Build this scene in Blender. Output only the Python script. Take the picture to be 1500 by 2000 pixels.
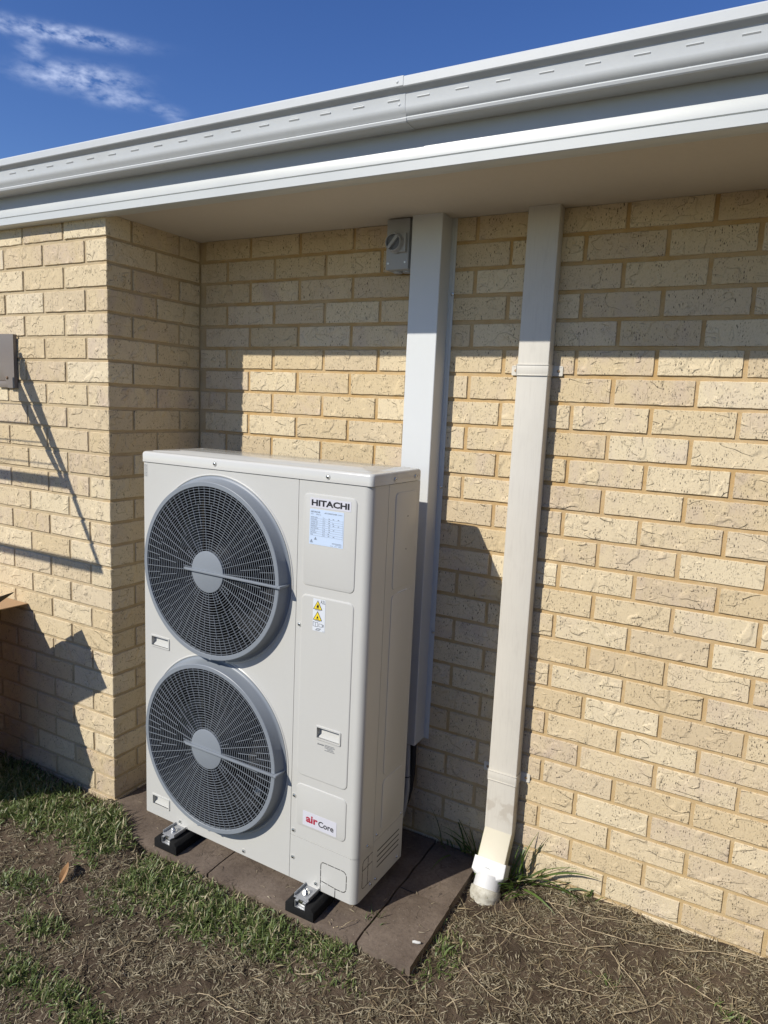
import bpy, bmesh, math, random
import numpy as np
from mathutils import Vector, Matrix, noise
R = math.radians
random.seed(7); RNG = np.random.default_rng(7)
for o in list(bpy.data.objects): bpy.data.objects.remove(o)
S = bpy.context.scene; COL = S.collection

# ------------------------------------------------------------------ camera
cam = bpy.data.cameras.new('camera'); co = bpy.data.objects.new('camera', cam); COL.objects.link(co)
cam.sensor_fit = 'HORIZONTAL'; cam.sensor_width = 36; cam.lens = 32.68; cam.clip_end = 2000; cam.clip_start = .02
co.matrix_world = Matrix(((0.87459522, -0.11100458, 0.47197583, 2.09941494),
                          (0.48286315, 0.11129274, -0.8685949, -2.23771395),
                          (0.04389053, 0.98756869, 0.15093612, 1.60424823), (0, 0, 0, 1)))
S.camera = co
# ------------------------------------------------------------------ light
SUN = Vector((-.498, -1, .862)).normalized()
EL = math.asin(SUN.z); AZ = math.atan2(SUN.x, SUN.y)
w = bpy.data.worlds.new('World'); S.world = w; w.use_nodes = True
nt = w.node_tree; nt.nodes.clear()
def WN(t): return nt.nodes.new(t)
sky = WN('ShaderNodeTexSky'); sky.sky_type = 'NISHITA'; sky.sun_disc = False
sky.sun_elevation = EL; sky.sun_rotation = AZ; sky.altitude = 200; sky.air_density = 1.0; sky.dust_density = .1; sky.ozone_density = 3.5
bg = WN('ShaderNodeBackground'); bg.inputs[1].default_value = .122
out = WN('ShaderNodeOutputWorld')
# small wispy clouds low over the roof, placed by direction on the sky
tc = WN('ShaderNodeTexCoord')
def wmath(op, a, b=None, c=None):
    n = WN('ShaderNodeMath'); n.operation = op
    for i, v in enumerate((a, b, c)):
        if v is None: continue
        if isinstance(v, (int, float)): n.inputs[i].default_value = v
        else: nt.links.new(v, n.inputs[i])
    return n.outputs[0]
sep = WN('ShaderNodeSeparateXYZ'); nt.links.new(tc.outputs['Generated'], sep.inputs[0])
X, Y, Z = sep.outputs
az = wmath('ARCTAN2', X, Y); el = wmath('ARCSINE', Z)
comb = WN('ShaderNodeCombineXYZ'); nt.links.new(az, comb.inputs[0]); nt.links.new(el, comb.inputs[1])
nz = WN('ShaderNodeTexNoise'); nz.inputs['Scale'].default_value = 38; nz.inputs['Detail'].default_value = 9; nz.inputs['Roughness'].default_value = .55; nz.inputs['Distortion'].default_value = .1
mp = WN('ShaderNodeMapping'); mp.inputs['Scale'].default_value = (1, 2.2, 1); nt.links.new(comb.outputs[0], mp.inputs[0]); nt.links.new(mp.outputs[0], nz.inputs['Vector'])
CLOUDS = []   # (azimuth, elevation, half-length, half-height, tilt, strength)
CLOUDS = [(-.915, .401, .068, .0075, .05, 1.0), (-.975, .397, .022, .008, .0, .7), (-.905, .362, .055, .0115, .10, .95), (-.955, .380, .014, .012, .3, .5), (-.862, .350, .036, .009, .05, .62), (-.802, .344, .018, .006, .0, .4), (-.79, .336, .012, .004, .0, .35)]
tot = None
for (ca, ce, la, lh, tl, st) in CLOUDS:
    da = wmath('SUBTRACT', az, ca); de = wmath('SUBTRACT', el, ce)
    u = wmath('ADD', wmath('MULTIPLY', da, math.cos(tl)), wmath('MULTIPLY', de, math.sin(tl)))
    v = wmath('SUBTRACT', wmath('MULTIPLY', de, math.cos(tl)), wmath('MULTIPLY', da, math.sin(tl)))
    q = wmath('ADD', wmath('POWER', wmath('DIVIDE', u, la), 2), wmath('POWER', wmath('DIVIDE', v, lh), 2))
    g = wmath('MULTIPLY', wmath('EXPONENT', wmath('MULTIPLY', wmath('POWER', q, 1.35), -.8)), st)
    tot = g if tot is None else wmath('MAXIMUM', tot, g)
nn = wmath('SUBTRACT', nz.outputs[0], .36)
dens = wmath('MULTIPLY', wmath('MULTIPLY', tot, 1.0), wmath('MAXIMUM', wmath('MULTIPLY', nn, 5.0), 0))
cl = WN('ShaderNodeClamp'); nt.links.new(wmath('MULTIPLY', dens, .62), cl.inputs[0]); cl.inputs['Max'].default_value = .60
mixc = WN('ShaderNodeMixRGB'); nt.links.new(cl.outputs[0], mixc.inputs[0]); hs = WN('ShaderNodeHueSaturation'); hs.inputs['Saturation'].default_value = 1.22; hs.inputs['Hue'].default_value = .516; nt.links.new(sky.outputs[0], hs.inputs['Color']); nt.links.new(hs.outputs[0], mixc.inputs[1]); mixc.inputs[2].default_value = (5.6, 6.4, 8.6, 1)
nt.links.new(mixc.outputs[0], bg.inputs[0]); nt.links.new(bg.outputs[0], out.inputs[0])

sd = bpy.data.lights.new('sun', 'SUN'); sd.energy = 5.0; sd.angle = R(.53); sd.color = (1, .95, .865)
so = bpy.data.objects.new('sun', sd); COL.objects.link(so); so.rotation_euler = SUN.to_track_quat('Z', 'Y').to_euler()
so.location = (-3, -6, 6)
S.view_settings.view_transform = 'Standard'; S.view_settings.look = 'None'; S.view_settings.exposure = 0; S.view_settings.gamma = 1

# ------------------------------------------------------------------ node helper
class M:
    def __init__(s, name, rough=.5, metal=0, spec=.5):
        s.m = bpy.data.materials.new(name); s.m.use_nodes = True; s.t = s.m.node_tree
        s.p = s.t.nodes['Principled BSDF']; s.p.inputs['Roughness'].default_value = rough
        s.p.inputs['Metallic'].default_value = metal; s.p.inputs['Specular IOR Level'].default_value = spec
        s.co = None
    def n(s, t): return s.t.nodes.new(t)
    def set(s, inp, v):
        if hasattr(v, 'is_linked') or isinstance(v, bpy.types.NodeSocket): s.t.links.new(v, inp)
        elif isinstance(v, (tuple, list)) and inp.type == 'RGBA' and len(v) == 3: inp.default_value = (*v, 1)
        else: inp.default_value = v
    def obj(s):
        if s.co is None: s.co = s.n('ShaderNodeTexCoord').outputs['Object']
        return s.co
    def attr(s, name, typ='GEOMETRY'):
        a = s.n('ShaderNodeAttribute'); a.attribute_name = name; a.attribute_type = typ; return a
    def math(s, op, a, b=0., c=None, clamp=False):
        n = s.n('ShaderNodeMath'); n.operation = op; n.use_clamp = clamp; s.set(n.inputs[0], a); s.set(n.inputs[1], b)
        if c is not None: s.set(n.inputs[2], c)
        return n.outputs[0]
    def vmath(s, op, a, b):
        n = s.n('ShaderNodeVectorMath'); n.operation = op; s.set(n.inputs[0], a); s.set(n.inputs[1], b); return n.outputs[0]
    def noise(s, vec, scale, detail=3, rough=.5, dist=0.):
        n = s.n('ShaderNodeTexNoise'); s.set(n.inputs['Vector'], vec); n.inputs['Scale'].default_value = scale
        n.inputs['Detail'].default_value = detail; n.inputs['Roughness'].default_value = rough; n.inputs['Distortion'].default_value = dist
        return n.outputs[0]
    def voro(s, vec, scale, feature='F1', rnd=1.):
        n = s.n('ShaderNodeTexVoronoi'); s.set(n.inputs['Vector'], vec); n.inputs['Scale'].default_value = scale; n.feature = feature
        n.inputs['Randomness'].default_value = rnd
        return n
    def rng(s, v, a, b, c=0., d=1., smooth=False):
        n = s.n('ShaderNodeMapRange'); n.clamp = True
        if smooth: n.interpolation_type = 'SMOOTHSTEP'
        s.set(n.inputs[0], v)
        for i, q in enumerate((a, b, c, d)): n.inputs[i + 1].default_value = q
        return n.outputs[0]
    def mix(s, f, a, b, mode='MIX'):
        n = s.n('ShaderNodeMixRGB'); n.blend_type = mode; s.set(n.inputs[0], f); s.set(n.inputs[1], a); s.set(n.inputs[2], b); return n.outputs[0]
    def scale(s, vec, sx, sy, sz):
        n = s.n('ShaderNodeMapping'); s.set(n.inputs[0], vec); n.inputs['Scale'].default_value = (sx, sy, sz); return n.outputs[0]
    def bump(s, h, dist, strength=1.):
        n = s.n('ShaderNodeBump'); s.set(n.inputs['Height'], h); n.inputs['Distance'].default_value = dist; n.inputs['Strength'].default_value = strength
        s.t.links.new(n.outputs[0], s.p.inputs['Normal']); return n
    def color(s, c): s.set(s.p.inputs['Base Color'], c); return s

def painted(name, col, rough=.4, var=.05, bump=.00006, bscale=700, dirt=None, metal=0, spec=.5):
    m = M(name, rough, metal, spec)
    a = m.noise(m.obj(), 3.1, 4, .6); b = m.noise(m.obj(), 60, 3, .6)
    f = m.math('ADD', m.math('MULTIPLY', a, .6), m.math('MULTIPLY', b, .4))
    c = m.mix(m.rng(f, .3, .7), tuple(x * (1 - var) for x in col), tuple(min(1, x * (1 + var)) for x in col))
    if dirt:
        d = m.rng(m.noise(m.obj(), dirt[0], 6, .7), dirt[1], dirt[2])
        c = m.mix(m.math('MULTIPLY', d, dirt[3]), c, dirt[4])
    m.color(c)
    m.set(m.p.inputs['Roughness'], m.rng(a, .3, .7, max(.05, rough - .06), rough + .08))
    if bump: m.bump(m.noise(m.obj(), bscale, 2, .5), bump)
    return m.m

# ------------------------------------------------------------------ mesh helper
class MB:
    def __init__(s): s.v = []; s.f = []; s.m = []
    def add(s, vs, fs, mat=0):
        n = len(s.v); s.v += [tuple(v) for v in vs]; s.f += [tuple(i + n for i in f) for f in fs]; s.m += [mat] * len(fs); return s
    def box(s, x0, y0, z0, x1, y1, z1, mat=0, bev=0, seg=2):
        if x0 > x1: x0, x1 = x1, x0
        if y0 > y1: y0, y1 = y1, y0
        if z0 > z1: z0, z1 = z1, z0
        if not bev:
            v = [(x, y, z) for x in (x0, x1) for y in (y0, y1) for z in (z0, z1)]
            return s.add(v, [(0, 1, 3, 2), (4, 6, 7, 5), (0, 4, 5, 1), (2, 3, 7, 6), (0, 2, 6, 4), (1, 5, 7, 3)], mat)
        bm = bmesh.new(); bmesh.ops.create_cube(bm, size=1)
        for v in bm.verts: v.co = Vector(((x0 + x1) / 2 + v.co.x * (x1 - x0), (y0 + y1) / 2 + v.co.y * (y1 - y0), (z0 + z1) / 2 + v.co.z * (z1 - z0)))
        bmesh.ops.bevel(bm, geom=list(bm.edges), offset=bev, segments=seg, profile=.5, affect='EDGES')
        s.addbm(bm, mat); return s
    def addbm(s, bm, mat=0):
        bm.verts.index_update(); s.add([v.co[:] for v in bm.verts], [[v.index for v in f.verts] for f in bm.faces], mat); bm.free()
    def prism(s, poly, fn, a, b, mat=0, caps=True):
        n = len(poly); vs = [fn(p[0], p[1], a) for p in poly] + [fn(p[0], p[1], b) for p in poly]
        fs = [(i, (i + 1) % n, n + (i + 1) % n, n + i) for i in range(n)]
        if caps: fs += [tuple(range(n))[::-1], tuple(range(n, 2 * n))]
        return s.add(vs, fs, mat)
    def lathe(s, prof, fn, n=48, mat=0, closed=False, a0=0, a1=None):
        """prof: (r, h); fn(x, y, h) -> point"""
        full = a1 is None; a1 = 2 * math.pi if full else a1; k = n if full else n + 1
        vs = []
        for (r, h) in prof:
            for i in range(k):
                t = a0 + (a1 - a0) * i / n; vs.append(fn(r * math.cos(t), r * math.sin(t), h))
        fs = []; m = len(prof)
        for j in range(m if closed else m - 1):
            j2 = (j + 1) % m
            for i in range(n):
                i2 = (i + 1) % k
                fs.append((j * k + i, j * k + i2, j2 * k + i2, j2 * k + i))
        return s.add(vs, fs, mat)
    def tube(s, path, r, n=10, mat=0, flat=1.):
        P = [Vector(p) for p in path]; vs = []; up = None
        rr = r if isinstance(r, (list, tuple)) else [r] * len(P)
        for i, p in enumerate(P):
            t = (P[min(i + 1, len(P) - 1)] - P[max(i - 1, 0)]).normalized()
            if up is None: up = t.orthogonal().normalized()
            up = (up - t * up.dot(t)).normalized(); sd = t.cross(up)
            for k in range(n):
                a = 2 * math.pi * k / n; vs.append(p + (up * math.cos(a) + sd * math.sin(a) * flat) * rr[i])
        fs = [(i * n + k, i * n + (k + 1) % n, (i + 1) * n + (k + 1) % n, (i + 1) * n + k) for i in range(len(P) - 1) for k in range(n)]
        fs += [tuple(range(n))[::-1], tuple((len(P) - 1) * n + k for k in range(n))]
        return s.add(vs, fs, mat)
    def sheet(s, prof, x0, x1, th, mat=0):
        """thin bent sheet: profile of (y, z) extruded along x"""
        n = len(prof); P = [Vector((0, a, b)) for a, b in prof]; off = []
        for i in range(n):
            t = (P[min(i + 1, n - 1)] - P[max(i - 1, 0)]).normalized(); off.append(P[i] + Vector((0, t.z, -t.y)) * th)
        poly = [(p.y, p.z) for p in P] + [(p.y, p.z) for p in reversed(off)]
        vs = [(x0, a, b) for a, b in poly] + [(x1, a, b) for a, b in poly]; k = len(poly)
        fs = [(i, (i + 1) % k, k + (i + 1) % k, k + i) for i in range(k)]
        for i in range(n - 1): fs += [(i, i + 1, k - 2 - i, k - 1 - i), (k + i, k + k - 1 - i, k + k - 2 - i, k + i + 1)]
        return s.add(vs, fs, mat)
    def build(s, name, mats, parent=None, smooth=32, fix=True):
        me = bpy.data.meshes.new(name); me.from_pydata(s.v, [], s.f); me.validate()
        if not isinstance(mats, (list, tuple)): mats = [mats]
        for m in mats: me.materials.append(m)
        if len(mats) > 1 and len(me.polygons) == len(s.m): me.polygons.foreach_set('material_index', s.m)
        if fix:
            bm = bmesh.new(); bm.from_mesh(me); bmesh.ops.recalc_face_normals(bm, faces=bm.faces); bm.to_mesh(me); bm.free()
        if smooth:
            me.polygons.foreach_set('use_smooth', [True] * len(me.polygons)); me.set_sharp_from_angle(angle=R(smooth))
        me.update()
        o = bpy.data.objects.new(name, me); COL.objects.link(o)
        if parent: o.parent = parent
        return o
def tag(o, label=None, cat=None, group=None, kind=None):
    if label: o['label'] = label
    if cat: o['category'] = cat
    if group: o['group'] = group
    if kind: o['kind'] = kind
    return o
def empty(name, loc, rz=0):
    o = bpy.data.objects.new(name, None); COL.objects.link(o); o.location = loc; o.rotation_euler = (0, 0, rz); o.empty_display_size = .1; return o
def rrect(x0, y0, x1, y1, r, seg=5):
    p = []
    for cx, cy, a in ((x1 - r, y1 - r, 0), (x0 + r, y1 - r, 90), (x0 + r, y0 + r, 180), (x1 - r, y0 + r, 270)):
        for i in range(seg + 1):
            t = R(a + 90 * i / seg); p.append((cx + r * math.cos(t), cy + r * math.sin(t)))
    return p
def text_mesh(s, bold=0.):
    cu = bpy.data.curves.new('t', 'FONT'); cu.body = s; cu.size = 1; cu.offset = bold; cu.resolution_u = 3
    ob = bpy.data.objects.new('t', cu); COL.objects.link(ob)
    dg = bpy.context.evaluated_depsgraph_get(); me = bpy.data.meshes.new_from_object(ob.evaluated_get(dg))
    bpy.data.objects.remove(ob); bpy.data.curves.remove(cu)
    vs = [v.co.copy() for v in me.vertices]; fs = [tuple(p.vertices) for p in me.polygons]; bpy.data.meshes.remove(me); return vs, fs
def put_text(mb, s, x0, x1, z0, z1, d, mat=0, bold=0., side=False, keep=False):
    """flat letters filling the box x0..x1, z0..z1 at depth d (facing -y; or +x when side)"""
    vs, fs = text_mesh(s, bold)
    ax = min(v.x for v in vs); bx = max(v.x for v in vs); ay = min(v.y for v in vs); by = max(v.y for v in vs)
    kx = (x1 - x0) / (bx - ax); kz = (z1 - z0) / (by - ay)
    P = [((v.x - ax) * kx + x0, (v.y - ay) * kz + z0) for v in vs]
    mb.add([(d, h, z) if side else (h, d, z) for h, z in P], fs, mat)

# ------------------------------------------------------------------ materials
def brick_mat():
    m = M('cream_brick', .85, spec=.25)
    at = m.attr('rnd'); sepc = m.n('ShaderNodeSeparateColor'); m.t.links.new(at.outputs['Color'], sepc.inputs[0]); r, g, b = sepc.outputs[:3]
    o = m.obj(); sx = m.n('ShaderNodeSeparateXYZ'); m.set(sx.inputs[0], o)
    h = m.math('ADD', sx.outputs[0], sx.outputs[1])
    cb = m.n('ShaderNodeCombineXYZ'); m.set(cb.inputs[0], h); m.set(cb.inputs[1], m.math('SUBTRACT', sx.outputs[1], sx.outputs[0])); m.set(cb.inputs[2], sx.outputs[2])
    cc = m.vmath('MULTIPLY', at.outputs['Color'], (17., 11., 23.)); P = m.vmath('ADD', cb.outputs[0], cc)
    # colour: cream with greyish-pink blushes
    bl = m.noise(P, 9, 4, .6, .5)
    blush = m.math('MULTIPLY', m.rng(bl, .42, .68), m.rng(g, .25, .95))
    c = m.mix(r, (.590, .470, .285), (.685, .575, .385))
    c = m.mix(m.math('MULTIPLY', blush, .75), c, (.52, .415, .33))
    mott = m.noise(P, 160, 4, .7)
    c = m.mix(m.rng(mott, .45, .75, 0, .35), c, (.42, .33, .20))
    dirt_ = m.math('MULTIPLY', m.rng(m.math('ADD', sx.outputs[2], m.math('MULTIPLY', m.noise(o, 5, 4, .6), .35)), .36, .12, 0, .45), m.rng(m.noise(o, 40, 4, .7), .35, .65))
    c = m.mix(dirt_, c, (.33, .255, .165))
    c = m.mix(m.rng(m.noise(o, 1.1, 3, .5), .4, .65, 0, .12), c, (.56, .44, .30))
    c = m.mix(m.math('MULTIPLY', m.math('GREATER_THAN', b, .80), .26), c, (.50, .405, .295)); c = m.mix(m.math('MULTIPLY', m.math('LESS_THAN', b, .15), .35), c, (.74, .65, .46))
    # dark iron specks, taller than wide
    def specks(sc, thr, keep, seedv):
        v = m.voro(m.scale(m.vmath('ADD', P, seedv), 1, 1, .5), sc)
        s1 = m.rng(v.outputs['Distance'], thr, thr * .55)
        sc_ = m.n('ShaderNodeSeparateColor'); m.t.links.new(v.outputs['Color'], sc_.inputs[0])
        return m.math('MULTIPLY', s1, m.math('GREATER_THAN', sc_.outputs[0], keep))
    s1 = specks(125, .27, .55, (0, 0, 0)); s2 = specks(58, .17, .74, (3., 1., 2.)); s3 = specks(260, .36, .45, (5., 3., 1.))
    sp = m.math('MAXIMUM', m.math('MAXIMUM', s1, s2), m.math('MULTIPLY', s3, .6))
    sp = m.math('MULTIPLY', sp, m.rng(m.noise(P, 22, 2), .38, .56, .25, 1))
    c = m.mix(m.math('MULTIPLY', sp, .88), c, (.075, .055, .042))
    # folds: long shallow creases in the clay face (a step lit on one side), plus a few hairline vertical cracks
    W = m.scale(P, 1, 1, 3.2)
    n1 = m.noise(W, 7.5, 1.5, .4, .25); msk = m.rng(m.noise(P, 13, 1), .49, .58, smooth=True)
    step = m.math('MULTIPLY', m.rng(n1, .495, .512), msk)
    n2 = m.noise(W, 15, 2.0, .5, .35); msk2 = m.rng(m.noise(P, 24, 1), .58, .66, smooth=True)
    step2 = m.math('MULTIPLY', m.rng(n2, .497, .512), msk2)
    n3 = m.noise(m.scale(P, 1, 1, .22), 42, 1.5, .5, .1); msk3 = m.rng(m.noise(P, 20, 1), .60, .66)
    vcr = m.math('MULTIPLY', m.rng(m.math('ABSOLUTE', m.math('SUBTRACT', n3, .5)), .022, .0), msk3)
    edge = m.math('MULTIPLY', m.rng(m.math('ABSOLUTE', m.math('SUBTRACT', n1, .494)), .0065, .0), msk)
    edge2 = m.math('MULTIPLY', m.rng(m.math('ABSOLUTE', m.math('SUBTRACT', n2, .496)), .0065, .0), msk2)
    dk = m.math('MAXIMUM', m.math('MULTIPLY', edge, .27), m.math('MAXIMUM', m.math('MULTIPLY', edge2, .18), m.math('MULTIPLY', vcr, .22)))
    c = m.mix(dk, c, (.24, .18, .11))
    m.color(c)
    hgt = m.math('ADD', m.math('MULTIPLY', step, 1.35), m.math('MULTIPLY', m.noise(P, 260, 4, .7), .60))
    hgt = m.math('ADD', hgt, m.math('MULTIPLY', step2, .7))
    hgt = m.math('ADD', hgt, m.math('MULTIPLY', m.noise(P, 55, 3, .6), .45))
    hgt = m.math('SUBTRACT', hgt, m.math('MULTIPLY', sp, .6)); hgt = m.math('SUBTRACT', hgt, m.math('MULTIPLY', vcr, .4))
    m.bump(hgt, .0021)
    return m.m
def mortar_mat():
    m = M('tan_mortar', .95, spec=.15); o = m.obj()
    sx = m.n('ShaderNodeSeparateXYZ'); m.set(sx.inputs[0], o)
    low = m.rng(m.math('ADD', sx.outputs[2], m.math('MULTIPLY', m.noise(o, 1.5, 3), .8)), .3, 1.7)
    left = m.rng(sx.outputs[0], -.1, .1)
    c = m.mix(low, (.47, .345, .175), (.47, .305, .125)); c = m.mix(left, (.43, .345, .215), c)
    c = m.mix(m.rng(m.noise(o, 2.2, 4, .65), .42, .68, 0, .5), c, (.52, .40, .25))
    c = m.mix(m.rng(m.noise(o, 12, 5, .7), .4, .7, 0, .35), c, (.62, .53, .36))
    c = m.mix(m.rng(m.noise(o, 380, 3, .7), .5, .75, 0, .5), c, (.30, .20, .09))
    m.color(c); m.bump(m.math('ADD', m.math('MULTIPLY', m.noise(o, 420, 3, .7), .7), m.noise(o, 60, 3, .6)), .0016); return m.m
BRICK = brick_mat(); MORTAR = mortar_mat()
PAINT = painted('unit_paint', (.500, .496, .463), .33, .012, .00003, 900, dirt=(7, .62, .82, .22, (.40, .37, .31)))
LIDM = painted('lid_paint', (.54, .535, .50), .13, .012, .00002, 900)
DARK = painted('dark_interior', (.006, .006, .007), .6, .2)
FIN = painted('coil_fins', (.007, .0075, .010), .6, .1, spec=.1)
FANP = painted('fan_plastic', (.006, .0065, .008), .55, .1, spec=.12)
GUARD = painted('grey_guard_plastic', (.205, .228, .252), .42, .03)
BLACKP = painted('black_line', (.012, .012, .012), .5, .1, bump=0)
STEEL = painted('screw_steel', (.62, .62, .6), .25, .08, metal=1)
ZINC = painted('zinc_steel', (.40, .41, .42), .45, .15, metal=.6)
GUTTER = painted('gutter_steel', (.50, .52, .52), .42, .03, .00003, 300, dirt=(6, .55, .8, .35, (.40, .40, .37)))
FASCIA = painted('fascia_steel', (.50, .52, .51), .38, .02, .00003, 300, dirt=(5, .6, .8, .2, (.5, .5, .46)))
SOFFIT = painted('soffit_board', (.55, .50, .425), .85, .04, .0002, 120, dirt=(3, .55, .8, .2, (.5, .45, .37)))
DUCT = painted('duct_steel', (.60, .615, .605), .38, .012, .00002, 300)
ROOF = painted('roof_steel', (.55, .56, .56), .45, .05)
SWITCH = painted('switch_plastic', (.36, .37, .38), .42, .03)
SWDARK = painted('switch_dark', (.13, .135, .145), .4, .05)
RUBBER = painted('recycled_rubber', (.012, .012, .012), .9, .4, .0016, 260, spec=.2)
CONDUIT = painted('conduit_grey', (.33, .34, .35), .5, .05)
INSUL = painted('pipe_insulation', (.012, .012, .013), .8, .1)
WHITEPVC = painted('white_pvc', (.60, .60, .59), .5, .03, .0004, 160, dirt=(14, .6, .75, .25, (.5, .45, .38)))
TAUPE = painted('taupe_paint', (.19, .165, .145), .4, .04)
WIRE = painted('plastic_wire', (.6, .6, .6), .5, .04)
LABELW = painted('label_silver', (.56, .56, .60), .4, .03, bump=0)
LABELB = painted('label_blue', (.50, .60, .74), .4, .02, bump=0)
LABELP = painted('label_pale', (.60, .63, .66), .4, .02, bump=0)
INK = painted('ink', (.01, .01, .012), .5, .0, bump=0)
INKG = painted('grey_ink', (.09, .10, .12), .5, .0, bump=0)
RED = painted('red_ink', (.36, .02, .045), .5, .0, bump=0)
YEL = painted('yellow_ink', (.78, .60, .03), .5, .0, bump=0)

def pipe_mat(name, base, stain):
    m = M(name, .45); o = m.obj(); sx = m.n('ShaderNodeSeparateXYZ'); m.set(sx.inputs[0], o)
    c = m.mix(m.rng(m.noise(o, 4, 5, .65), .35, .7), base, tuple(x * .93 for x in base))
    if stain:
        band = m.math('MULTIPLY', m.rng(m.math('ABSOLUTE', m.math('SUBTRACT', sx.outputs[2], .235)), .06, .015, smooth=True), m.rng(m.noise(o, 22, 3, .5), .46, .56, smooth=True))
        c = m.mix(m.math('MULTIPLY', band, .5), c, (.40, .35, .28))
        b2 = m.rng(m.noise(m.scale(o, 1, 1, .35), 17, 4, .7), .58, .75)
        c = m.mix(m.math('MULTIPLY', b2, .35), c, (.42, .39, .34))
        # faint vertical brush marks
        c = m.mix(m.rng(m.noise(m.scale(o, 1, 1, .05), 260, 2), .5, .7, 0, .12), c, (.35, .31, .27))
    m.color(c); m.bump(m.noise(m.scale(o, 1, 1, .2), 200, 3), .0001); return m.m
PIPE = pipe_mat('downpipe_paint', (.60, .57, .50), True)
ELBOW = pipe_mat('elbow_paint', (.60, .555, .43), False)
def socket_mat():
    m = M('drain_socket', .6); o = m.obj()
    c = m.mix(m.rng(m.noise(o, 30, 5, .7), .4, .65), (.56, .54, .45), (.34, .31, .24)); m.color(c); m.bump(m.noise(o, 120, 3), .0004); return m.m
SOCKET = socket_mat()
def slab_mat():
    m = M('brown_concrete', .88, spec=.2); o = m.obj()
    c = m.mix(m.rng(m.noise(o, 7, 6, .7), .35, .68), (.12, .092, .070), (.20, .158, .122))
    c = m.mix(m.rng(m.noise(o, 90, 4, .7), .45, .75, 0, .5), c, (.06, .045, .038))
    v = m.voro(o, 130); sc = m.n('ShaderNodeSeparateColor'); m.t.links.new(v.outputs['Color'], sc.inputs[0])
    sp = m.math('MULTIPLY', m.rng(v.outputs['Distance'], .22, .10), m.math('GREATER_THAN', sc.outputs[0], .90))
    c = m.mix(m.math('MULTIPLY', sp, .75), c, (.34, .30, .25))
    ck = m.math('MULTIPLY', m.rng(m.math('ABSOLUTE', m.math('SUBTRACT', m.noise(o, 3.2, 5, .6, .4), .5)), .0045, 0.), m.rng(m.noise(o, 2.3, 1), .5, .6))
    c = m.mix(m.math('MULTIPLY', ck, .7), c, (.025, .02, .017))
    m.color(c); m.bump(m.math('ADD', m.math('MULTIPLY', m.noise(o, 350, 4, .7), .8), m.noise(o, 45, 4, .6)), .0014); return m.m
SLAB = slab_mat()
def soil_mat():
    m = M('soil', .95, spec=.1); o = m.obj()
    c = m.mix(m.rng(m.noise(o, 5, 6, .7), .35, .68), (.070, .052, .036), (.165, .122, .084))
    c = m.mix(m.rng(m.noise(o, 140, 4, .75), .42, .7, 0, .6), c, (.04, .029, .021))
    c = m.mix(m.rng(m.noise(o, 320, 3, .7), .6, .75, 0, .5), c, (.24, .19, .135))
    # away from the house it turns to lawn
    sx = m.n('ShaderNodeSeparateXYZ'); m.set(sx.inputs[0], o)
    far = m.rng(m.math('ADD', sx.outputs[1], m.math('MULTIPLY', m.noise(o, 1.2, 4), .8)), -1.9, -2.9)
    far2 = m.rng(m.math('ADD', sx.outputs[0], m.math('MULTIPLY', m.noise(o, 1.2, 4), .8)), -1.6, -2.4)
    c = m.mix(m.math('MAXIMUM', far, far2), c, m.mix(m.rng(m.noise(o, 60, 4, .7), .35, .65), (.15, .13, .07), (.27, .215, .14)))
    m.color(c); m.bump(m.math('ADD', m.math('MULTIPLY', m.noise(o, 260, 4, .75), .6), m.noise(o, 60, 5, .65)), .006); return m.m
SOIL = soil_mat()
def blade_mat(name, rough=.45):
    m = M(name, rough, spec=.4); at = m.attr('tint')
    c = m.mix(m.rng(m.noise(m.obj(), 300, 2), .3, .7, 0, .25), at.outputs['Color'], (.10, .12, .03)); m.color(c)
    m.p.inputs['Subsurface Weight'].default_value = 0
    tr = m.n('ShaderNodeBsdfTranslucent'); m.set(tr.inputs[0], at.outputs['Color']); mx = m.n('ShaderNodeMixShader'); mx.inputs[0].default_value = .25
    out = m.t.nodes['Material Output']; m.t.links.new(m.p.outputs[0], mx.inputs[1]); m.t.links.new(tr.outputs[0], mx.inputs[2]); m.t.links.new(mx.outputs[0], out.inputs[0])
    return m.m
BLADE = blade_mat('grass_blade'); STRAW = blade_mat('straw', .7)
CARD = painted('cardboard', (.42, .27, .145), .85, .06, .0002, 200)
CARDSHADE = painted('cardboard_shaded', (.10, .075, .05), .9, .06)  # darker copy of the cardboard: shade under the raised flap put into the colour
LEAFM = painted('dry_leaf', (.30, .17, .075), .7, .25, .0006, 90)
CHALK = painted('white_fragment', (.62, .62, .58), .8, .05, .0006, 200)

# ------------------------------------------------------------------ ground
def nz3(x, y, s, o=0): return noise.noise(Vector((x * s, y * s, o)))
def axis_pts(lo, hi, fine, far):
    a = list(np.arange(lo, hi + 1e-6, fine)); st = fine; x = a[-1]
    while x < far: st *= 1.35; x += st; a.append(x)
    st = fine; x = a[0]; b = []
    while x > -far: st *= 1.35; x -= st; b.append(x)
    return np.array(b[::-1] + a)
def gheight(x, y):
    def ss(t): t = min(1, max(0, t)); return t * t * (3 - 2 * t)
    z = -.026 - .012 * ss(1 - abs(x - 1.43) / .18) * ss((y + .75) / .2) + .016 * ss((y + .22) / .2) * ss((x - 1.5) / .2) + .014 * ss((x - 1.9) / .3) * ss((y + .5) / .4)
    if x < 0: z += .014 * ss(-x / .3)
    near = ss((4 - abs(x)) / 2) * ss((y + 5) / 2)
    if -.4 < x < .34 and y < -.40:
        z += .036 * ss((-y - .463 - (x + .03) * .525 + .015) / .03) * ss((.34 - x) / .10) * ss((x + .10) / .08) * ss((y + .80) / .12)
    return z + near * (.012 * nz3(x, y, 3.1, 1) + .008 * nz3(x, y, 11, 2) + .006 * nz3(x, y, 34, 3) + .005 * abs(nz3(x, y, 70, 4)))
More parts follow.
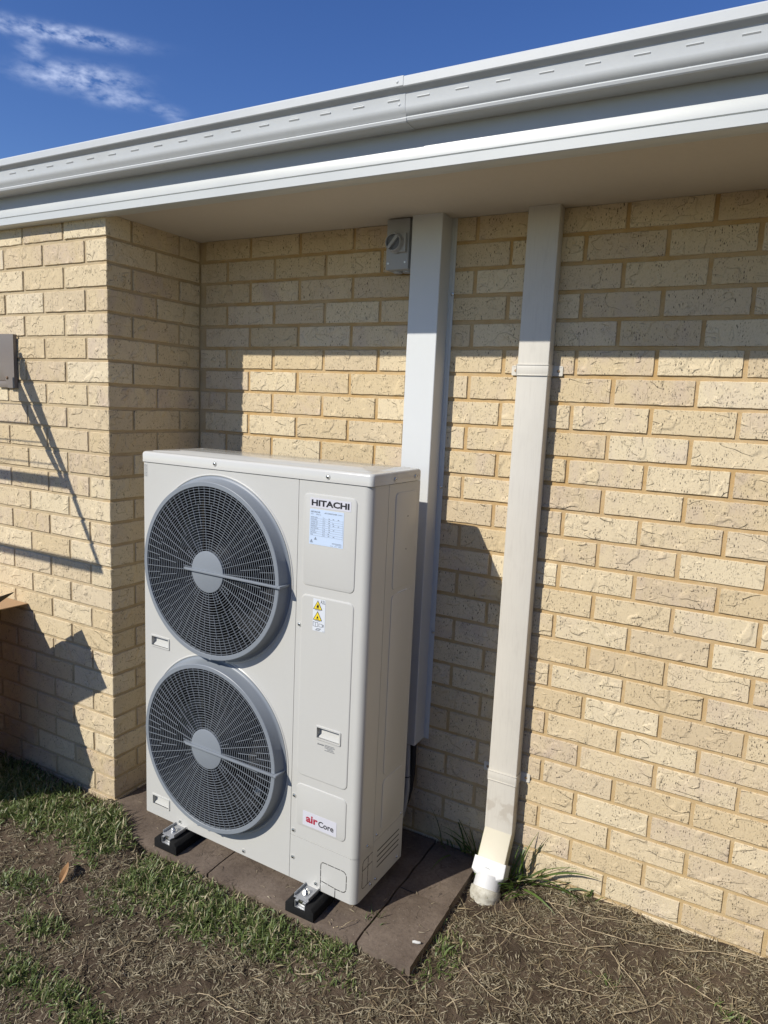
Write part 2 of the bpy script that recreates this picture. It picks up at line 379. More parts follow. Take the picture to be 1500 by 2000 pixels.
xs = axis_pts(-.9, 3.2, .0105, 300); ys = axis_pts(-1.7, .03, .0105, 300)
nx, ny = len(xs), len(ys)
vs = [(x, y, gheight(x, y) if (-6 < x < 7 and -6 < y < 1) else -.03) for y in ys for x in xs]
me = bpy.data.meshes.new('ground'); idx = np.arange(nx * ny).reshape(ny, nx)
fs = np.stack([idx[:-1, :-1], idx[:-1, 1:], idx[1:, 1:], idx[1:, :-1]], -1).reshape(-1, 4)
me.from_pydata(vs, [], fs.tolist()); me.materials.append(SOIL); me.polygons.foreach_set('use_smooth', [True] * len(me.polygons))
go = bpy.data.objects.new('ground', me); COL.objects.link(go); tag(go, kind='structure')

# ------------------------------------------------------------------ the house
house = empty('brick_house', (0, 0, 0)); tag(house, 'cream brick house wall with a projecting left corner, white fascia and pale metal gutter', 'house')
Z0 = 2.235; C = .0857; HB = .1187; XE = -.026; D = .468; T = .0115
class Bricks:
    def __init__(s): s.v = []; s.f = []; s.m = []; s.c = []
    def brick(s, x0, x1, y0, y1, z0, z1, left=True):
        def lat(a, b, st, bv=.0018):
            n = max(1, int(round((b - a - 2 * bv) / st))); return [a] + [a + bv + (b - a - 2 * bv) * i / n for i in range(n + 1)] + [b]
        X = lat(x0, x1, .022); Yl = lat(y0, y1, .022) if y1 - y0 > .03 else [y0, y0 + .003, y1]; Z = lat(z0, z1, .018)
        nx, ny, nz = len(X), len(Yl), len(Z); key = {}
        col = (random.random(), random.random(), random.random(), 1)
        cx, cy, cz = (x0 + x1) / 2, (y0 + y1) / 2, (z0 + z1) / 2
        ox, oz = random.uniform(-.001, .001), random.uniform(-.0008, .0008); oy = random.uniform(-.0008, .0012); tl = random.uniform(-.004, .004)
        def vid(i, j, k):
            q = (i, j, k)
            if q in key: return key[q]
            x, y, z = X[i], Yl[j], Z[k]
            bx = -1 if i == 0 else 1 if i == nx - 1 else 0; by = -1 if j == 0 else 0; bz = -1 if k == 0 else 1 if k == nz - 1 else 0
            cnt = abs(bx) + abs(by) + abs(bz)
            p = Vector((x, y, z)) * 60; e = .0014 if y1 - y0 < .03 else .0020
            a = noise.noise(p); b = noise.noise(p + Vector((31, 7, 2))); c = noise.noise(p + Vector((3, 17, 52)))
            big = noise.noise(Vector((x, y, z)) * 22 + Vector((9, 9, 9)))
            if cnt >= 2:
                ch = .0010 * (1 + .9 * noise.noise(p * 2.3)); x -= bx * ch; y -= by * ch; z -= bz * ch
            x += a * e + big * .0006 * abs(bx); z += c * e + big * .0008 * abs(bz); y += b * .0007
            x += ox; z += oz + tl * (x - cx); y += oy
            s.v.append((x, y, z)); s.c.append(col); key[q] = len(s.v) - 1; return key[q]
        for i in range(nx - 1):
            for k in range(nz - 1): s.f.append((vid(i, 0, k), vid(i + 1, 0, k), vid(i + 1, 0, k + 1), vid(i, 0, k + 1)))
        for j in range(ny - 1):
            for k in range(nz - 1):
                s.f.append((vid(nx - 1, j, k), vid(nx - 1, j + 1, k), vid(nx - 1, j + 1, k + 1), vid(nx - 1, j, k + 1)))
                s.f.append((vid(0, j, k), vid(0, j, k + 1), vid(0, j + 1, k + 1), vid(0, j + 1, k)))
            for i in range(nx - 1):
                s.f.append((vid(i, j, nz - 1), vid(i + 1, j, nz - 1), vid(i + 1, j + 1, nz - 1), vid(i, j + 1, nz - 1)))
                s.f.append((vid(i, j, 0), vid(i, j + 1, 0), vid(i + 1, j + 1, 0), vid(i + 1, j, 0)))
    def finish(s, name, mort, parent):
        nb = len(s.f)
        for b in mort:
            n = len(s.v); x0, y0, z0, x1, y1, z1 = b
            s.v += [(x, y, z) for x in (x0, x1) for y in (y0, y1) for z in (z0, z1)]; s.c += [(.5, .5, .5, 1)] * 8
            s.f += [tuple(i + n for i in f) for f in [(0, 1, 3, 2), (4, 6, 7, 5), (0, 4, 5, 1), (2, 3, 7, 6), (0, 2, 6, 4), (1, 5, 7, 3)]]
        me = bpy.data.meshes.new(name); me.from_pydata(s.v, [], s.f); me.materials.append(BRICK); me.materials.append(MORTAR)
        mi = [0] * nb + [1] * (len(s.f) - nb); me.polygons.foreach_set('material_index', mi)
        me.polygons.foreach_set('use_smooth', [i < nb for i in range(len(s.f))]); me.set_sharp_from_angle(angle=R(24))
        ca = me.color_attributes.new('rnd', 'FLOAT_COLOR', 'POINT'); ca.data.foreach_set('color', np.array(s.c, dtype=np.float32).ravel())
        o = bpy.data.objects.new(name, me); COL.objects.link(o); o.parent = parent; return o
ROWS = 29
B = Bricks()
for r in range(0, ROWS):   # recessed wall
    zt = Z0 - r * C - T / 2; zb = Z0 - (r + 1) * C + T / 2
    c = -2 if r % 2 == 0 else -1
    while c * HB < 4.4:
        a = max(c * HB + T / 2, XE + .004); b = min((c + 2) * HB - T / 2, 4.4)
        if b - a > .02: B.brick(a, b, 0, .014, zb, zt)
        c += 2
B.finish('recessed_wall', [(XE - .01, .0050, -.3, 4.42, .23, Z0 + .02)], house)
B = Bricks()
for r in range(0, ROWS):   # projecting wall: front face, corner bricks and return
    zt = Z0 - r * C - T / 2; zb = Z0 - (r + 1) * C + T / 2
    full = r % 2 == 0
    first = 2 * HB if full else HB
    B.brick(XE - first + T, XE, -D, -D + (HB - T if full else 2 * HB - T), zb, zt)
    x = XE - first
    while x > -3.2: B.brick(x - 2 * HB + T, x, -D, -D + .014, zb, zt); x -= 2 * HB
    # return face bricks (thin in x)
    y = -D + (HB if full else 2 * HB)
    while y < -.012:
        y2 = min(y + 2 * HB - T, -.006)
        B.brick(XE - .016, XE, y, y2, zb, zt); y = y2 + T
B.finish('projecting_wall', [(-3.3, -D + .0050, -.3, XE - .0050, .23, Z0 + .02)], house)
# soffit, fascia, gutter, roof
XL, XR = -3.4, 4.5
sf = MB(); sf.box(XL, -.470, Z0 - .006, XR, .02, Z0 + .002)
sf.build('soffit', SOFFIT, house)
FY = -.509; FB = Z0 - .0185
fa = MB(); fa.sheet([(-.462, FB), (FY + .003, FB), (FY, FB + .002), (FY, FB + .0248), (FY + .0030, FB + .0262), (FY + .0030, FB + .0280), (FY, FB + .0294), (FY, FB + .056), (FY + .002, FB + .060), (FY + .002, FB + .19)], XL, XR, -.0012)
fa.build('fascia', FASCIA, house, smooth=50)
GP = [(-.512, .0830), (-.556, .0835), (-.5605, .0843), (-.5625, .0865), (-.5645, .0920), (-.5635, .0938), (-.5620, .0948), (-.5635, .0965), (-.5670, .1000), (-.5702, .1045), (-.5722, .1095), (-.5732, .115), (-.5740, .1440), (-.5752, .1470), (-.5870, .1552), (-.5886, .1575), (-.5892, .1765), (-.5880, .1790), (-.5850, .1796), (-.5820, .1770)]
slots = [-.3774 + .10325 * k for k in range(-29, 16)] + [1.2547 + .1034 * k for k in range(0, 32)]
def gutter(name, x0, x1, grow, sl, label=None):
    mb = MB(); P = [(y - grow * .7, Z0 + z - (grow if z < .1 else -grow)) for y, z in GP]
    mb.sheet(P[:1] + P[1:], x0, x1, -.0012)
    for s_ in sl:
        if x0 + .01 < s_ < x1 - .02:
            yy = -.5738 - grow; zz = Z0 + .1345
            # pressed overflow slot: shaded mouth painted as a near-black strip, small lip below, ends tucked in
            for (a, b, dz) in ((-.0155, -.0055, .0), (-.0055, .0055, -.0006), (.0055, .0155, .0)):
                mb.box(s_ + a, yy - .0006, zz - .0014 + dz, s_ + b, yy + .001, zz + .0030 + dz, 1)
            mb.prism([(yy - .0003, zz - .0062), (yy - .0032, zz - .0022), (yy - .0030, zz - .0012), (yy - .0003, zz - .0012)], lambda a, b, h: (h, a, b), s_ - .0165, s_ + .0165, 0)
            mb.prism([(yy - .0002, zz + .0022), (yy - .0012, zz + .0026), (yy - .0002, zz + .0055)], lambda a, b, h: (h, a, b), s_ - .010, s_ + .010, 0)
    return mb.build(name, [GUTTER, DARK], house, smooth=22)
g1 = gutter('gutter', XL, 1.2045, .0014, slots)
g2 = gutter('gutter', 1.19, XR, .0, slots)
for (x, y, z) in ((1.188, -.5904, .168), (1.188, -.5748, .121)):
    mb = MB(); mb.lathe([(0, -.0022), (.0022, -.0020), (.0036, -.001), (.0042, 0)], lambda a, b, h: (x + a, y + h, Z0 + z + b), 14); mb.build('rivet', GUTTER, g1)
bk = MB(); bk.box(XL, -.5100, Z0 + .083, XR, -.5080, Z0 + .17); bk.build('gutter_back', GUTTER, house)
# corrugated roof sheet rising behind the gutter
rf = MB(); prof = []
n = int((XR - XL) / .019)
sl = math.tan(R(20))
for j, (yy) in enumerate((-.53, 3.2)):
    for i in range(n + 1):
        x = XL + (XR - XL) * i / n; rf.v.append((x, yy, Z0 + .105 + (yy + .53) * sl + .008 * math.cos(x / .076 * 2 * math.pi)))
rf.f = [(i, i + 1, n + 2 + i, n + 1 + i) for i in range(n)]; rf.m = [0] * n
rf.build('roof', ROOF, house, smooth=60)
bw = MB(); bw.box(XL + .1, .23, -.3, XR - .1, 3.1, Z0 + .02); bw.build('inner_wall', MORTAR, house)

SKYBLOCK = painted('sky_blocker_steel', (.17, .145, .115), .6, .06)  # added out of view to block sky light and darken the unit's side
def sky_blocker_run(lab, p0, p1):
    p0 = Vector(p0); p1 = Vector(p1); L_ = (p1 - p0).length; e = empty('sky_blocker_fence', p0, math.atan2(p1.y - p0.y, p1.x - p0.x)); tag(e, lab, 'fence')
    mb = MB(); n = int(L_ / .06); pts = []
    for i in range(n): pts += [(i * .06, 0), (i * .06 + .018, -.02), (i * .06 + .038, -.02), (i * .06 + .055, 0)]
    vs = [(a, b, z) for z in (-.05, 1.76) for a, b in pts]; k = len(pts); mb.add(vs, [(i, i + 1, k + i + 1, k + i) for i in range(k - 1)]); mb.build('sheet', SKYBLOCK, e, smooth=0, fix=False)
    mb = MB(); mb.box(0, -.035, 1.75, L_, .02, 1.80, bev=.004); mb.build('top_rail', SKYBLOCK, e)
    for i in range(3):
        mb = MB(); mb.box(i * 2.4 - .02, -.04, -.05, i * 2.4 + .02, .025, 1.80, bev=.004); mb.build('post', SKYBLOCK, e)
sky_blocker_run('added unseen brown steel fence blocking sky light right of the wall', (3.3, -6.5, 0), (3.3, -.2, 0))
# ------------------------------------------------------------------ paving slabs
def slab(x0, x1, y0, y1, lab, dz=0.):
    bm = bmesh.new(); bmesh.ops.create_grid(bm, x_segments=max(3, int((x1 - x0) / .02)), y_segments=max(3, int((y1 - y0) / .02)), size=.5)
    for v in bm.verts: v.co = Vector(((x0 + x1) / 2 + v.co.x * (x1 - x0), (y0 + y1) / 2 + v.co.y * (y1 - y0), 0))
    be = [e for e in bm.edges if e.is_boundary]
    r = bmesh.ops.extrude_edge_only(bm, edges=be); nv = [e for e in r['geom'] if isinstance(e, bmesh.types.BMVert)]
    for v in nv: v.co.z = -.055
    s_ = set(nv)
    for v in bm.verts:
        ed = min(v.co.x - x0, x1 - v.co.x, v.co.y - y0, y1 - v.co.y)
        a = nz3(v.co.x, v.co.y, 14, 5); b = nz3(v.co.x, v.co.y, 14, 9)
        if ed < .002: v.co.x += a * .003; v.co.y += b * .003
        if v not in s_: v.co.z += dz + .0012 * nz3(v.co.x, v.co.y, 6, 7) - (.0028 + .002 * a if ed < .002 else 0)
    mb = MB(); mb.addbm(bm); o = mb.build('concrete_slab', SLAB, None, smooth=45)
    return tag(o, lab, 'paving slab', 'brown concrete slabs under the outdoor unit')
slab(-.022, .581, -.598, -.004, 'large brown concrete slab beside the projecting brick corner, under the left rubber foot')
slab(.587, 1.170, -.594, -.004, 'large brown concrete slab in the middle, under the right rubber foot', .0008)
slab(1.177, 1.354, -.303, -.004, 'small brown concrete slab against the wall beside the downpipe, mostly in shadow', .0004)
slab(1.177, 1.358, -.592, -.308, 'small brown concrete slab at the outer corner with a white fragment lying on it', .0012)

# ------------------------------------------------------------------ outdoor unit
AX, AY, AZ_, YAW, KS = .1892, -.5072, .0539, -.02247549, 1.023
W_, D_, H_ = .9197, .2908, 1.3272
ac = empty('air_conditioner_unit', (AX, AY, AZ_), YAW); ac.scale = (KS, KS, KS)
tag(ac, 'tall off-white outdoor air conditioning unit with two round grey fan guards on rubber feet', 'air conditioner')
UC, V1, V2, RG, DP = .3443, .9648, .3600, .2897, .0435
fr = lambda x, z, d: (x, d, z)
def panel_with_holes(rect, holes, th):
    bm = bmesh.new()
    def loop(pts): 
        vv = [bm.verts.new((p[0], 0, p[1])) for p in pts]; return [bm.edges.new((vv[i], vv[(i + 1) % len(vv)])) for i in range(len(vv))]
    ed = loop(rect)
    for h in holes: ed += loop(h)
    bmesh.ops.triangle_fill(bm, use_beauty=True, use_dissolve=False, edges=ed, normal=(0, -1, 0))
    r = bmesh.ops.extrude_face_region(bm, geom=list(bm.faces))
    for v in [g for g in r['geom'] if isinstance(g, bmesh.types.BMVert)]: v.co.y = th
    return bm
def circ(cx, cz, r, n=96): return [(cx + r * math.cos(2 * math.pi * i / n), cz + r * math.sin(2 * math.pi * i / n)) for i in range(n)]
def pad(mb, x0, z0, x1, z1, r, h, b, base=0., side=None, mat=0):
    """raised rounded rectangle with sloping shoulder; side=x value -> on the +x face (horizontal = depth)"""
    o = rrect(x0, z0, x1, z1, r); i = rrect(x0 + b, z0 + b, x1 - b, z1 - b, max(r - b, .002)); m_ = rrect(x0 + b * .35, z0 + b * .35, x1 - b * .35, z1 - b * .35, max(r - b * .35, .002))
    n = len(o); L = []
    for P, hh in ((o, 0), (m_, h * .75), (i, h)):
        for p in P: L.append((p[0], base - hh, p[1]) if side is None else (side + hh, p[0], p[1]))
    fs = [(k * n + j, k * n + (j + 1) % n, (k + 1) * n + (j + 1) % n, (k + 1) * n + j) for k in range(2) for j in range(n)] + [tuple(range(2 * n, 3 * n))]
    mb.add(L, fs, mat)
def pocket(mb, x0, z0, x1, z1, base=0.):
    """finger recess: raised rim, hollow deep at the left and ramping out at the right"""
    o = rrect(x0 - .006, z0 - .006, x1 + .006, z1 + .006, .006, 3); i = rrect(x0, z0, x1, z1, .002, 3); n = len(o)
    L = [(p[0], base + .0005, p[1]) for p in o] + [(p[0] * .75 + q[0] * .25, base - .003, p[1] * .75 + q[1] * .25) for p, q in zip(o, i)] + [(p[0], base - .003, p[1]) for p in i] + [(p[0], base + .004, p[1]) for p in i]
    mb.add(L, [(k * n + j, k * n + (j + 1) % n, (k + 1) * n + (j + 1) % n, (k + 1) * n + j) for k in range(3) for j in range(n)])
    dm = .013; w = x1 - x0; b = base + .004
    xa = x0 + w * .30
    # deep top with an inclined scoop
    v = [(x0, b, z1), (x1, b, z1), (x1, b, z0), (x0, b, z0),
         (x0, base + dm, z1), (x1, base + dm, z1), (xa, base + dm, z1 - .008), (x1, base + dm, z1 - .008), (x0, base + dm, z0)]
    mb.add(v, [(0, 1, 5, 4), (1, 2, 7, 5), (6, 7, 2, 3), (4, 5, 7, 6), (4, 6, 3, 8), (0, 4, 8, 3)])
hr = lambda h: [(h[0], h[1]), (h[2], h[1]), (h[2], h[3]), (h[0], h[3])]
HND = [(.0425, .6470, .1240, .6800), (.0435, .0435, .1230, .0765), (.762, .507, .8435, .5415)]
# main fan-side panel
fp = MB()
hr = lambda h: [(h[0], h[1]), (h[2], h[1]), (h[2], h[3]), (h[0], h[3])]
fp.addbm(panel_with_holes([(.012, 0), (.6668, 0), (.6668, 1.2895), (.012, 1.2895)], [circ(UC, V1, .276), circ(UC, V2, .276), hr(HND[0]), hr(HND[1])], .003))
arc = [(.012 - .012 * math.sin(t), .012 - .012 * math.cos(t)) for t in [R(a) for a in range(0, 91, 15)]] + [(0, .06), (.003, .06)] + [(.012 - .009 * math.sin(t), .012 - .009 * math.cos(t)) for t in [R(a) for a in range(90, -1, -15)]]
fp.prism(arc, lambda x, y, h: (x, y, h), 0, 1.2895)
pocket(fp, *HND[0]); pocket(fp, *HND[1])
for vc in (V1, V2):   # low pressed ring round each fan
    fp.lathe([(.3052, .0004), (.3064, -.0022), (.3090, -.0028), (.3112, -.0012), (.3118, .0004)], lambda x, y, h: (max(UC + x, .003), h, vc + y), 128)
fan_panel = fp.build('front_panel', PAINT, ac, smooth=28)
# service panels (front right, wrapping the corner)
def wrap(z0, z1, grow=0.):
    r = .024; x1 = W_ + grow; o = [(.8957, -grow)] + [(x1 - r + (r) * math.sin(t), r - grow - r * math.cos(t)) for t in [R(a) for a in range(0, 91, 9)]] + [(x1, .0945)]
    i = [(x1 - .003, .0945)] + [(x1 - r + (r - .003) * math.sin(t), r - grow - (r - .003) * math.cos(t)) for t in [R(a) for a in range(90, -1, -9)]] + [(.8957, .003 - grow)]
    return o + i
sp = MB(); sp.prism(wrap(0, 0), lambda x, y, h: (x, y, h), .1515, 1.2895, caps=False)
# open the handle hole by rebuilding the flat face would show the pocket only from close; the pocket sits in a raised frame
sp.addbm(panel_with_holes([(.6684, .1515), (.8957, .1515), (.8957, 1.2895), (.6684, 1.2895)], [hr(HND[2])], .003))
pad(sp, .6875, .9755, .8740, 1.2530, .018, .0028, .0045)
_o = rrect(.6880, .3660, .8755, .9475, .018); _m = rrect(.6896, .3676, .8739, .9459, .0164); _i = rrect(.6925, .3705, .8710, .9430, .0135); _n = len(_o)
sp.add([(p[0], 0, p[1]) for p in _o] + [(p[0], -.0021, p[1]) for p in _m] + [(p[0], -.0028, p[1]) for p in _i], [(k * _n + j, k * _n + (j + 1) % _n, (k + 1) * _n + (j + 1) % _n, (k + 1) * _n + j) for k in range(2) for j in range(_n)])
_b = panel_with_holes(_i, [hr(HND[2])], .001)
for _v in _b.verts: _v.co.y -= .0028
sp.addbm(_b)
pocket(sp, *HND[2], base=-.0028)
pad(sp, .6885, .1960, .8765, .3375, .018, .0028, .0045)
service = sp.build('service_panel', PAINT, ac, smooth=28)
lp = MB(); lp.prism(wrap(0, 0), lambda x, y, h: (x, y, h), 0, .1500, caps=False); lp.box(.6684, 0, 0, .8957, .003, .1500); lower = lp.build('lower_service_panel', PAINT, ac, smooth=28)
# side panels
sd_ = MB(); sd_.box(W_ - .003, .0962, .1600, W_, D_, 1.2890)
for (a, b, c, d) in ((.137, .965, .268, 1.262), (.137, .365, .268, .950), (.137, .180, .268, .350)): pad(sd_, a, b, c, d, .016, .0022, .004, side=W_)
side = sd_.build('side_panel', PAINT, ac, smooth=28)
ls = MB(); ls.box(W_ - .003, .0962, 0, W_ - .0001, D_, .1585)
for k, z in enumerate((.1150, .0965, .0775, .0590)): ls.box(W_ - .001, .124, z - .0016, W_ + .0006, .266, z + .0016, 1)
ls.build('lower_side_panel', [PAINT, BLACKP], ac)
lf = MB(); lf.box(0, .0605, 0, .002, D_, 1.2895); lf.build('left_panel', PAINT, ac)
bb = MB(); bb.box(.004, D_ - .004, 0, .66, D_ - .001, 1.289, 0); bb.box(.66, D_ - .003, 0, W_ - .004, D_ - .0005, 1.289, 1); bb.build('back_panel', [FIN, PAINT], ac)
core = MB(); core.box(.672, .034, .002, W_ - .0045, D_ - .005, 1.288); core.box(.672, .0060, .002, .700, .034, .49); core.box(.672, .0060, .56, .700, .034, 1.288); core.box(.672, .006, .1465, .893, .034, .1545); core.box(.672, .006, 1.284, .893, .034, 1.2885); core.box(.004, .0045, .0, .670, D_ - .005, .004)  # near-black filler put behind the panel gaps so they read as deep shade
core.box(.6600, .006, .004, .6660, D_ - .006, 1.288); core.build('dark_core', DARK, ac)
# lid
ld = MB(); bm = bmesh.new(); r_ = .024
plan = [(-.003, -.003)] ; plan = rrect(-.0035, -.0035, W_ + .0035, D_ + .003, .014, 5)
ld2 = [(x, y) for x, y in plan]
def inset(p, q): cx, cy = W_ / 2, D_ / 2; return [(cx + (x - cx) * (1 - q / (W_ / 2)), cy + (y - cy) * (1 - q / (D_ / 2))) for x, y in p]
levels = [(0, 1.2912), (0, 1.318), (.0014, 1.3222), (.0045, 1.3254), (.009, 1.3266), (.022, 1.3266), (.025, 1.3292), (.085, 1.3292), (.088, 1.3312), (.12, 1.3312)]
rings = [[(x, y, z) for x, y in inset(plan, q)] for q, z in levels]; n = len(plan)
ld.add([v for r0 in rings for v in r0], [(k * n + j, k * n + (j + 1) % n, (k + 1) * n + (j + 1) % n, (k + 1) * n + j) for k in range(len(rings) - 1) for j in range(n)] + [tuple(range((len(rings) - 1) * n, len(rings) * n)), tuple(range(n))[::-1]])
lid = ld.build('lid', LIDM, ac, smooth=50)
# screws in dimples
def screw(x, z, d=0., side=None, parent=ac, r=.0075, name='screw'):
    mb = MB()
    f = (lambda a, b, h: (x + a, d - h, z + b)) if side is None else (lambda a, b, h: (side + h, x + a, z + b))
    mb.lathe([(r * 1.15, -.0004), (r * 1.08, .0010), (r * .92, .0012), (r * .80, -.0002 + .0006), (r * .74, .0004)], f, 20, 1)
    mb.lathe([(r * .74, .0004), (r * .62, .0030), (r * .3, .0042), (0, .0044)], f, 14, 0)
    mb.add([f(a, b, .00455) for a, b in ((-.003, -.0006), (.003, -.0006), (.003, .0006), (-.003, .0006))] + [f(a, b, .0046) for a, b in ((-.0006, -.003), (.0006, -.003), (.0006, .003), (-.0006, .003))], [(0, 1, 2, 3), (4, 5, 6, 7)], 2)
    return mb.build(name, [STEEL, PAINT, BLACKP], parent)
for x, z in ((.3355, 1.3085), (.7720, 1.3060)): screw(x, z, -.0036, parent=lid)
for x, z in ((.6823, .8488), (.6803, .2877), (.6800, .1690)): screw(x, z, parent=service)
for x, z in ((.6804, .0753), (.7730, .0178)): screw(x, z, parent=lower)
for x, z in ((.1791, .0158), (.4755, .0161)): screw(x, z, parent=fan_panel)
for y, z in ((.1221, 1.3045), (.2504, 1.3055)): screw(y, z, side=W_ + .0036, parent=lid, r=.0065)
for y, z in ((.1140, .1790), (.2745, .1690)): screw(y, z, side=W_, parent=side, r=.006)
for y, z in ((.2610, .0185), (.0870, .0240), (.1180, .0235)): screw(y, z, side=W_, parent=ac, r=.006)
screw(.0600, .1700, side=W_, parent=service, r=.006)
# knock-outs
def dashes(mb, pts, side=None, wd=.0011, dash=.022, gap=.0025, hh=.0006):
    seg = []; 
    for (a, b) in zip(pts, pts[1:]):
        L = math.dist(a, b); seg.append((a, b, L))
    pos = 0; cyc = dash + gap
    for a, b, L in seg:
        s = 0
        while s < L - 1e-6:
            ph = (pos + s) % cyc; left = (dash - ph) if ph < dash else (cyc - ph); e = min(L, s + left)
            if ph < dash and e - s > 1e-5:
                t0, t1 = s / L, e / L; p = (a[0] + (b[0] - a[0]) * t0, a[1] + (b[1] - a[1]) * t0); q = (a[0] + (b[0] - a[0]) * t1, a[1] + (b[1] - a[1]) * t1)
                ux, uz = (b[0] - a[0]) / L, (b[1] - a[1]) / L; nx_, nz_ = -uz * wd, ux * wd
                Q = [(p[0] + nx_, p[1] + nz_), (q[0] + nx_, q[1] + nz_), (q[0] - nx_, q[1] - nz_), (p[0] - nx_, p[1] - nz_)]
                if side is None: mb.prism(Q, lambda x, z, h: (x, -h, z), -.001, hh)
                else: mb.prism(Q, lambda x, z, h: (side + h, x, z), -.001, hh)
            s = e + 1e-7 if e > s else s + 1e-4
        pos += L
def arcp(cx, cz, r, a0, a1, n=5): return [(cx + r * math.cos(R(a0 + (a1 - a0) * i / n)), cz + r * math.sin(R(a0 + (a1 - a0) * i / n))) for i in range(n + 1)]
ko = MB()
dashes(ko, [(.7895, .0005), (.7895, .090)] + arcp(.8005, .0895, .011, 180, 90) + [(.865, .1005)] + arcp(.8695, .085, .0155, 90, 0) + [(.8850, .045)] + arcp(.8700, .045, .015, 0, -90) + [(.8500, .030), (.7895, .036)])
dashes(ko, [(.8450, .0005), (.8450, .030)])
ko.build('knockout', BLACKP, lower)
ko = MB()
dashes(ko, [(.036, .045), (.036, .118)] + arcp(.048, .118, .012, 180, 90) + [(.094, .130)], side=W_, wd=.0009)
dashes(ko, [(.036, .045)] + arcp(.046, .045, .010, 180, 270) + [(.086, .036)], side=W_, wd=.0009)
dashes(ko, [(.068, .036), (.068, .130)], side=W_, wd=.0009); dashes(ko, [(.036, .098), (.094, .098)], side=W_, wd=.0009)
ko.build('knockout', BLACKP, lower)

# fan guards, fans
def guard(vc, nm, lab):
    mb = MB(); f = lambda x, y, h: (UC + x, -h, vc + y)
    mb.lathe([(.3045, .0002), (.3042, .0022), (.3000, .0034), (.2975, .0050), (.2945, .0090), (.2905, DP - .004), (.2897, DP - .0012), (.2880, DP), (.2755, DP), (.2745, DP - .001), (.2742, DP - .012), (.2765, DP - .013), (.2890, .012), (.2900, .0002)], f, 128, closed=True)
    g = mb.build('fan_guard', GUARD, ac, smooth=35); g['label'] = lab
    gr = MB()
    NR = 24
    radii = [.0685 + (.2742 - .0685) * (k + .6) / (NR + .2) for k in range(NR)]
    for r in radii:
        t = .0006; gr.lathe([(r - t, DP - .0015), (r + t, DP - .0015), (r + t, DP - .0031), (r - t, DP - .0031)], f, 120, closed=True)
    def spoke(a, r0, r1, t=.0005, h0=DP - .0010, h1=DP - .0038):
        ca, sa = math.cos(a), math.sin(a); L = []
        for (r, s) in ((r0, -t), (r1, -t), (r1, t), (r0, t)): L.append((r * ca - s * sa, r * sa + s * ca))
        gr.prism(L, f, h1, h0)
    for k in range(24):
        a = R(15 * k + 3.5); spoke(a, .066, .2748)
        spoke(a + R(7.5), radii[8] - .002, radii[17] + .002)
        spoke(a + R(5), radii[17] - .002, .2748); spoke(a + R(10), radii[17] - .002, .2748)
        if k % 2: spoke(a + R(7.5), .066, radii[4])
    gr.build('grille', GUARD, g, smooth=30)
    hb = MB(); hb.lathe([(0, DP + .0012), (.0655, DP + .0012), (.0672, DP + .0006), (.0680, DP - .0006), (.0680, DP - .010), (0, DP - .010)], f, 64); hb.build('hub_cap', GUARD, g, smooth=30)
    br = MB(); br.box(UC - .088, -DP - .0090, vc - .0038, UC + .2915, -DP + .0005, vc + .0038, bev=.0012); br.box(UC + .2880, -DP - .0090, vc - .0038, UC + .3005, .001, vc + .0038, bev=.0012)
    br.box(UC - .10, -DP - .003, vc - .003, UC - .066, -DP + .004, vc + .003)
    br.build('cross_bar', GUARD, g)
    for a in (-97, -87):
        cp = MB(); ca, sa = math.cos(R(a)), math.sin(R(a)); cp.box(UC + .284 * ca - .005, -DP - .0008, vc + .2880 * sa - .003, UC + .284 * ca + .005, -DP + .010, vc + .2880 * sa + .003, bev=.0008); cp.build('clip', GUARD, g)
    # fan with three broad blades in the dark throat
    fn = MB(); fb = lambda x, y, h: (UC + x, -h, vc + y)
    fn.lathe([(0, -.012), (.070, -.012), (.078, -.020), (.080, -.09)], fb, 40)
    for b in range(3):
        n1, n2 = 8, 6; L = []
        for i in range(n1):
            for j in range(n2):
                r = .076 + (.262 - .076) * i / (n1 - 1); sw = .55 * (i / (n1 - 1)); wdt = .62 + .35 * i / (n1 - 1)
                a = R(120 * b + (28 if vc > .6 else 75)) + sw + wdt * (j / (n2 - 1)) * 1.25
                h = -.024 - .075 * j / (n2 - 1) - .012 * math.sin(math.pi * i / (n1 - 1)); L.append(fb(r * math.cos(a), r * math.sin(a), h))
        fs = [(i * n2 + j, i * n2 + j + 1, (i + 1) * n2 + j + 1, (i + 1) * n2 + j) for i in range(n1 - 1) for j in range(n2 - 1)]
        fn.add(L, fs)
    fn.build('fan', FANP, ac, smooth=60, fix=False)
    th = MB(); th.lathe([(.2741, DP - .0075), (.2741, -.0010), (.2741, -.0025), (.268, -.03), (.268, -.10), (.285, -.11)], fb, 72)
    th.build('fan_throat', FIN, ac, smooth=60, fix=False)
    mt = MB(); mt.box(UC - .25, .150, vc - .012, UC + .25, .165, vc + .012); mt.box(UC - .012, .16, vc - .26, UC + .012, .17, vc + .26)
    mt.box(UC - .02, .125, vc - .235, UC + .005, .14, vc - .200, 1, bev=.004); mt.box(UC + .07, .125, vc - .225, UC + .095, .14, vc - .195, 1, bev=.004)
    mt.build('motor_mount', [FIN, ZINC], ac)
guard(V1, 'upper', 'upper round grey plastic fan guard'); guard(V2, 'lower', 'lower round grey plastic fan guard')

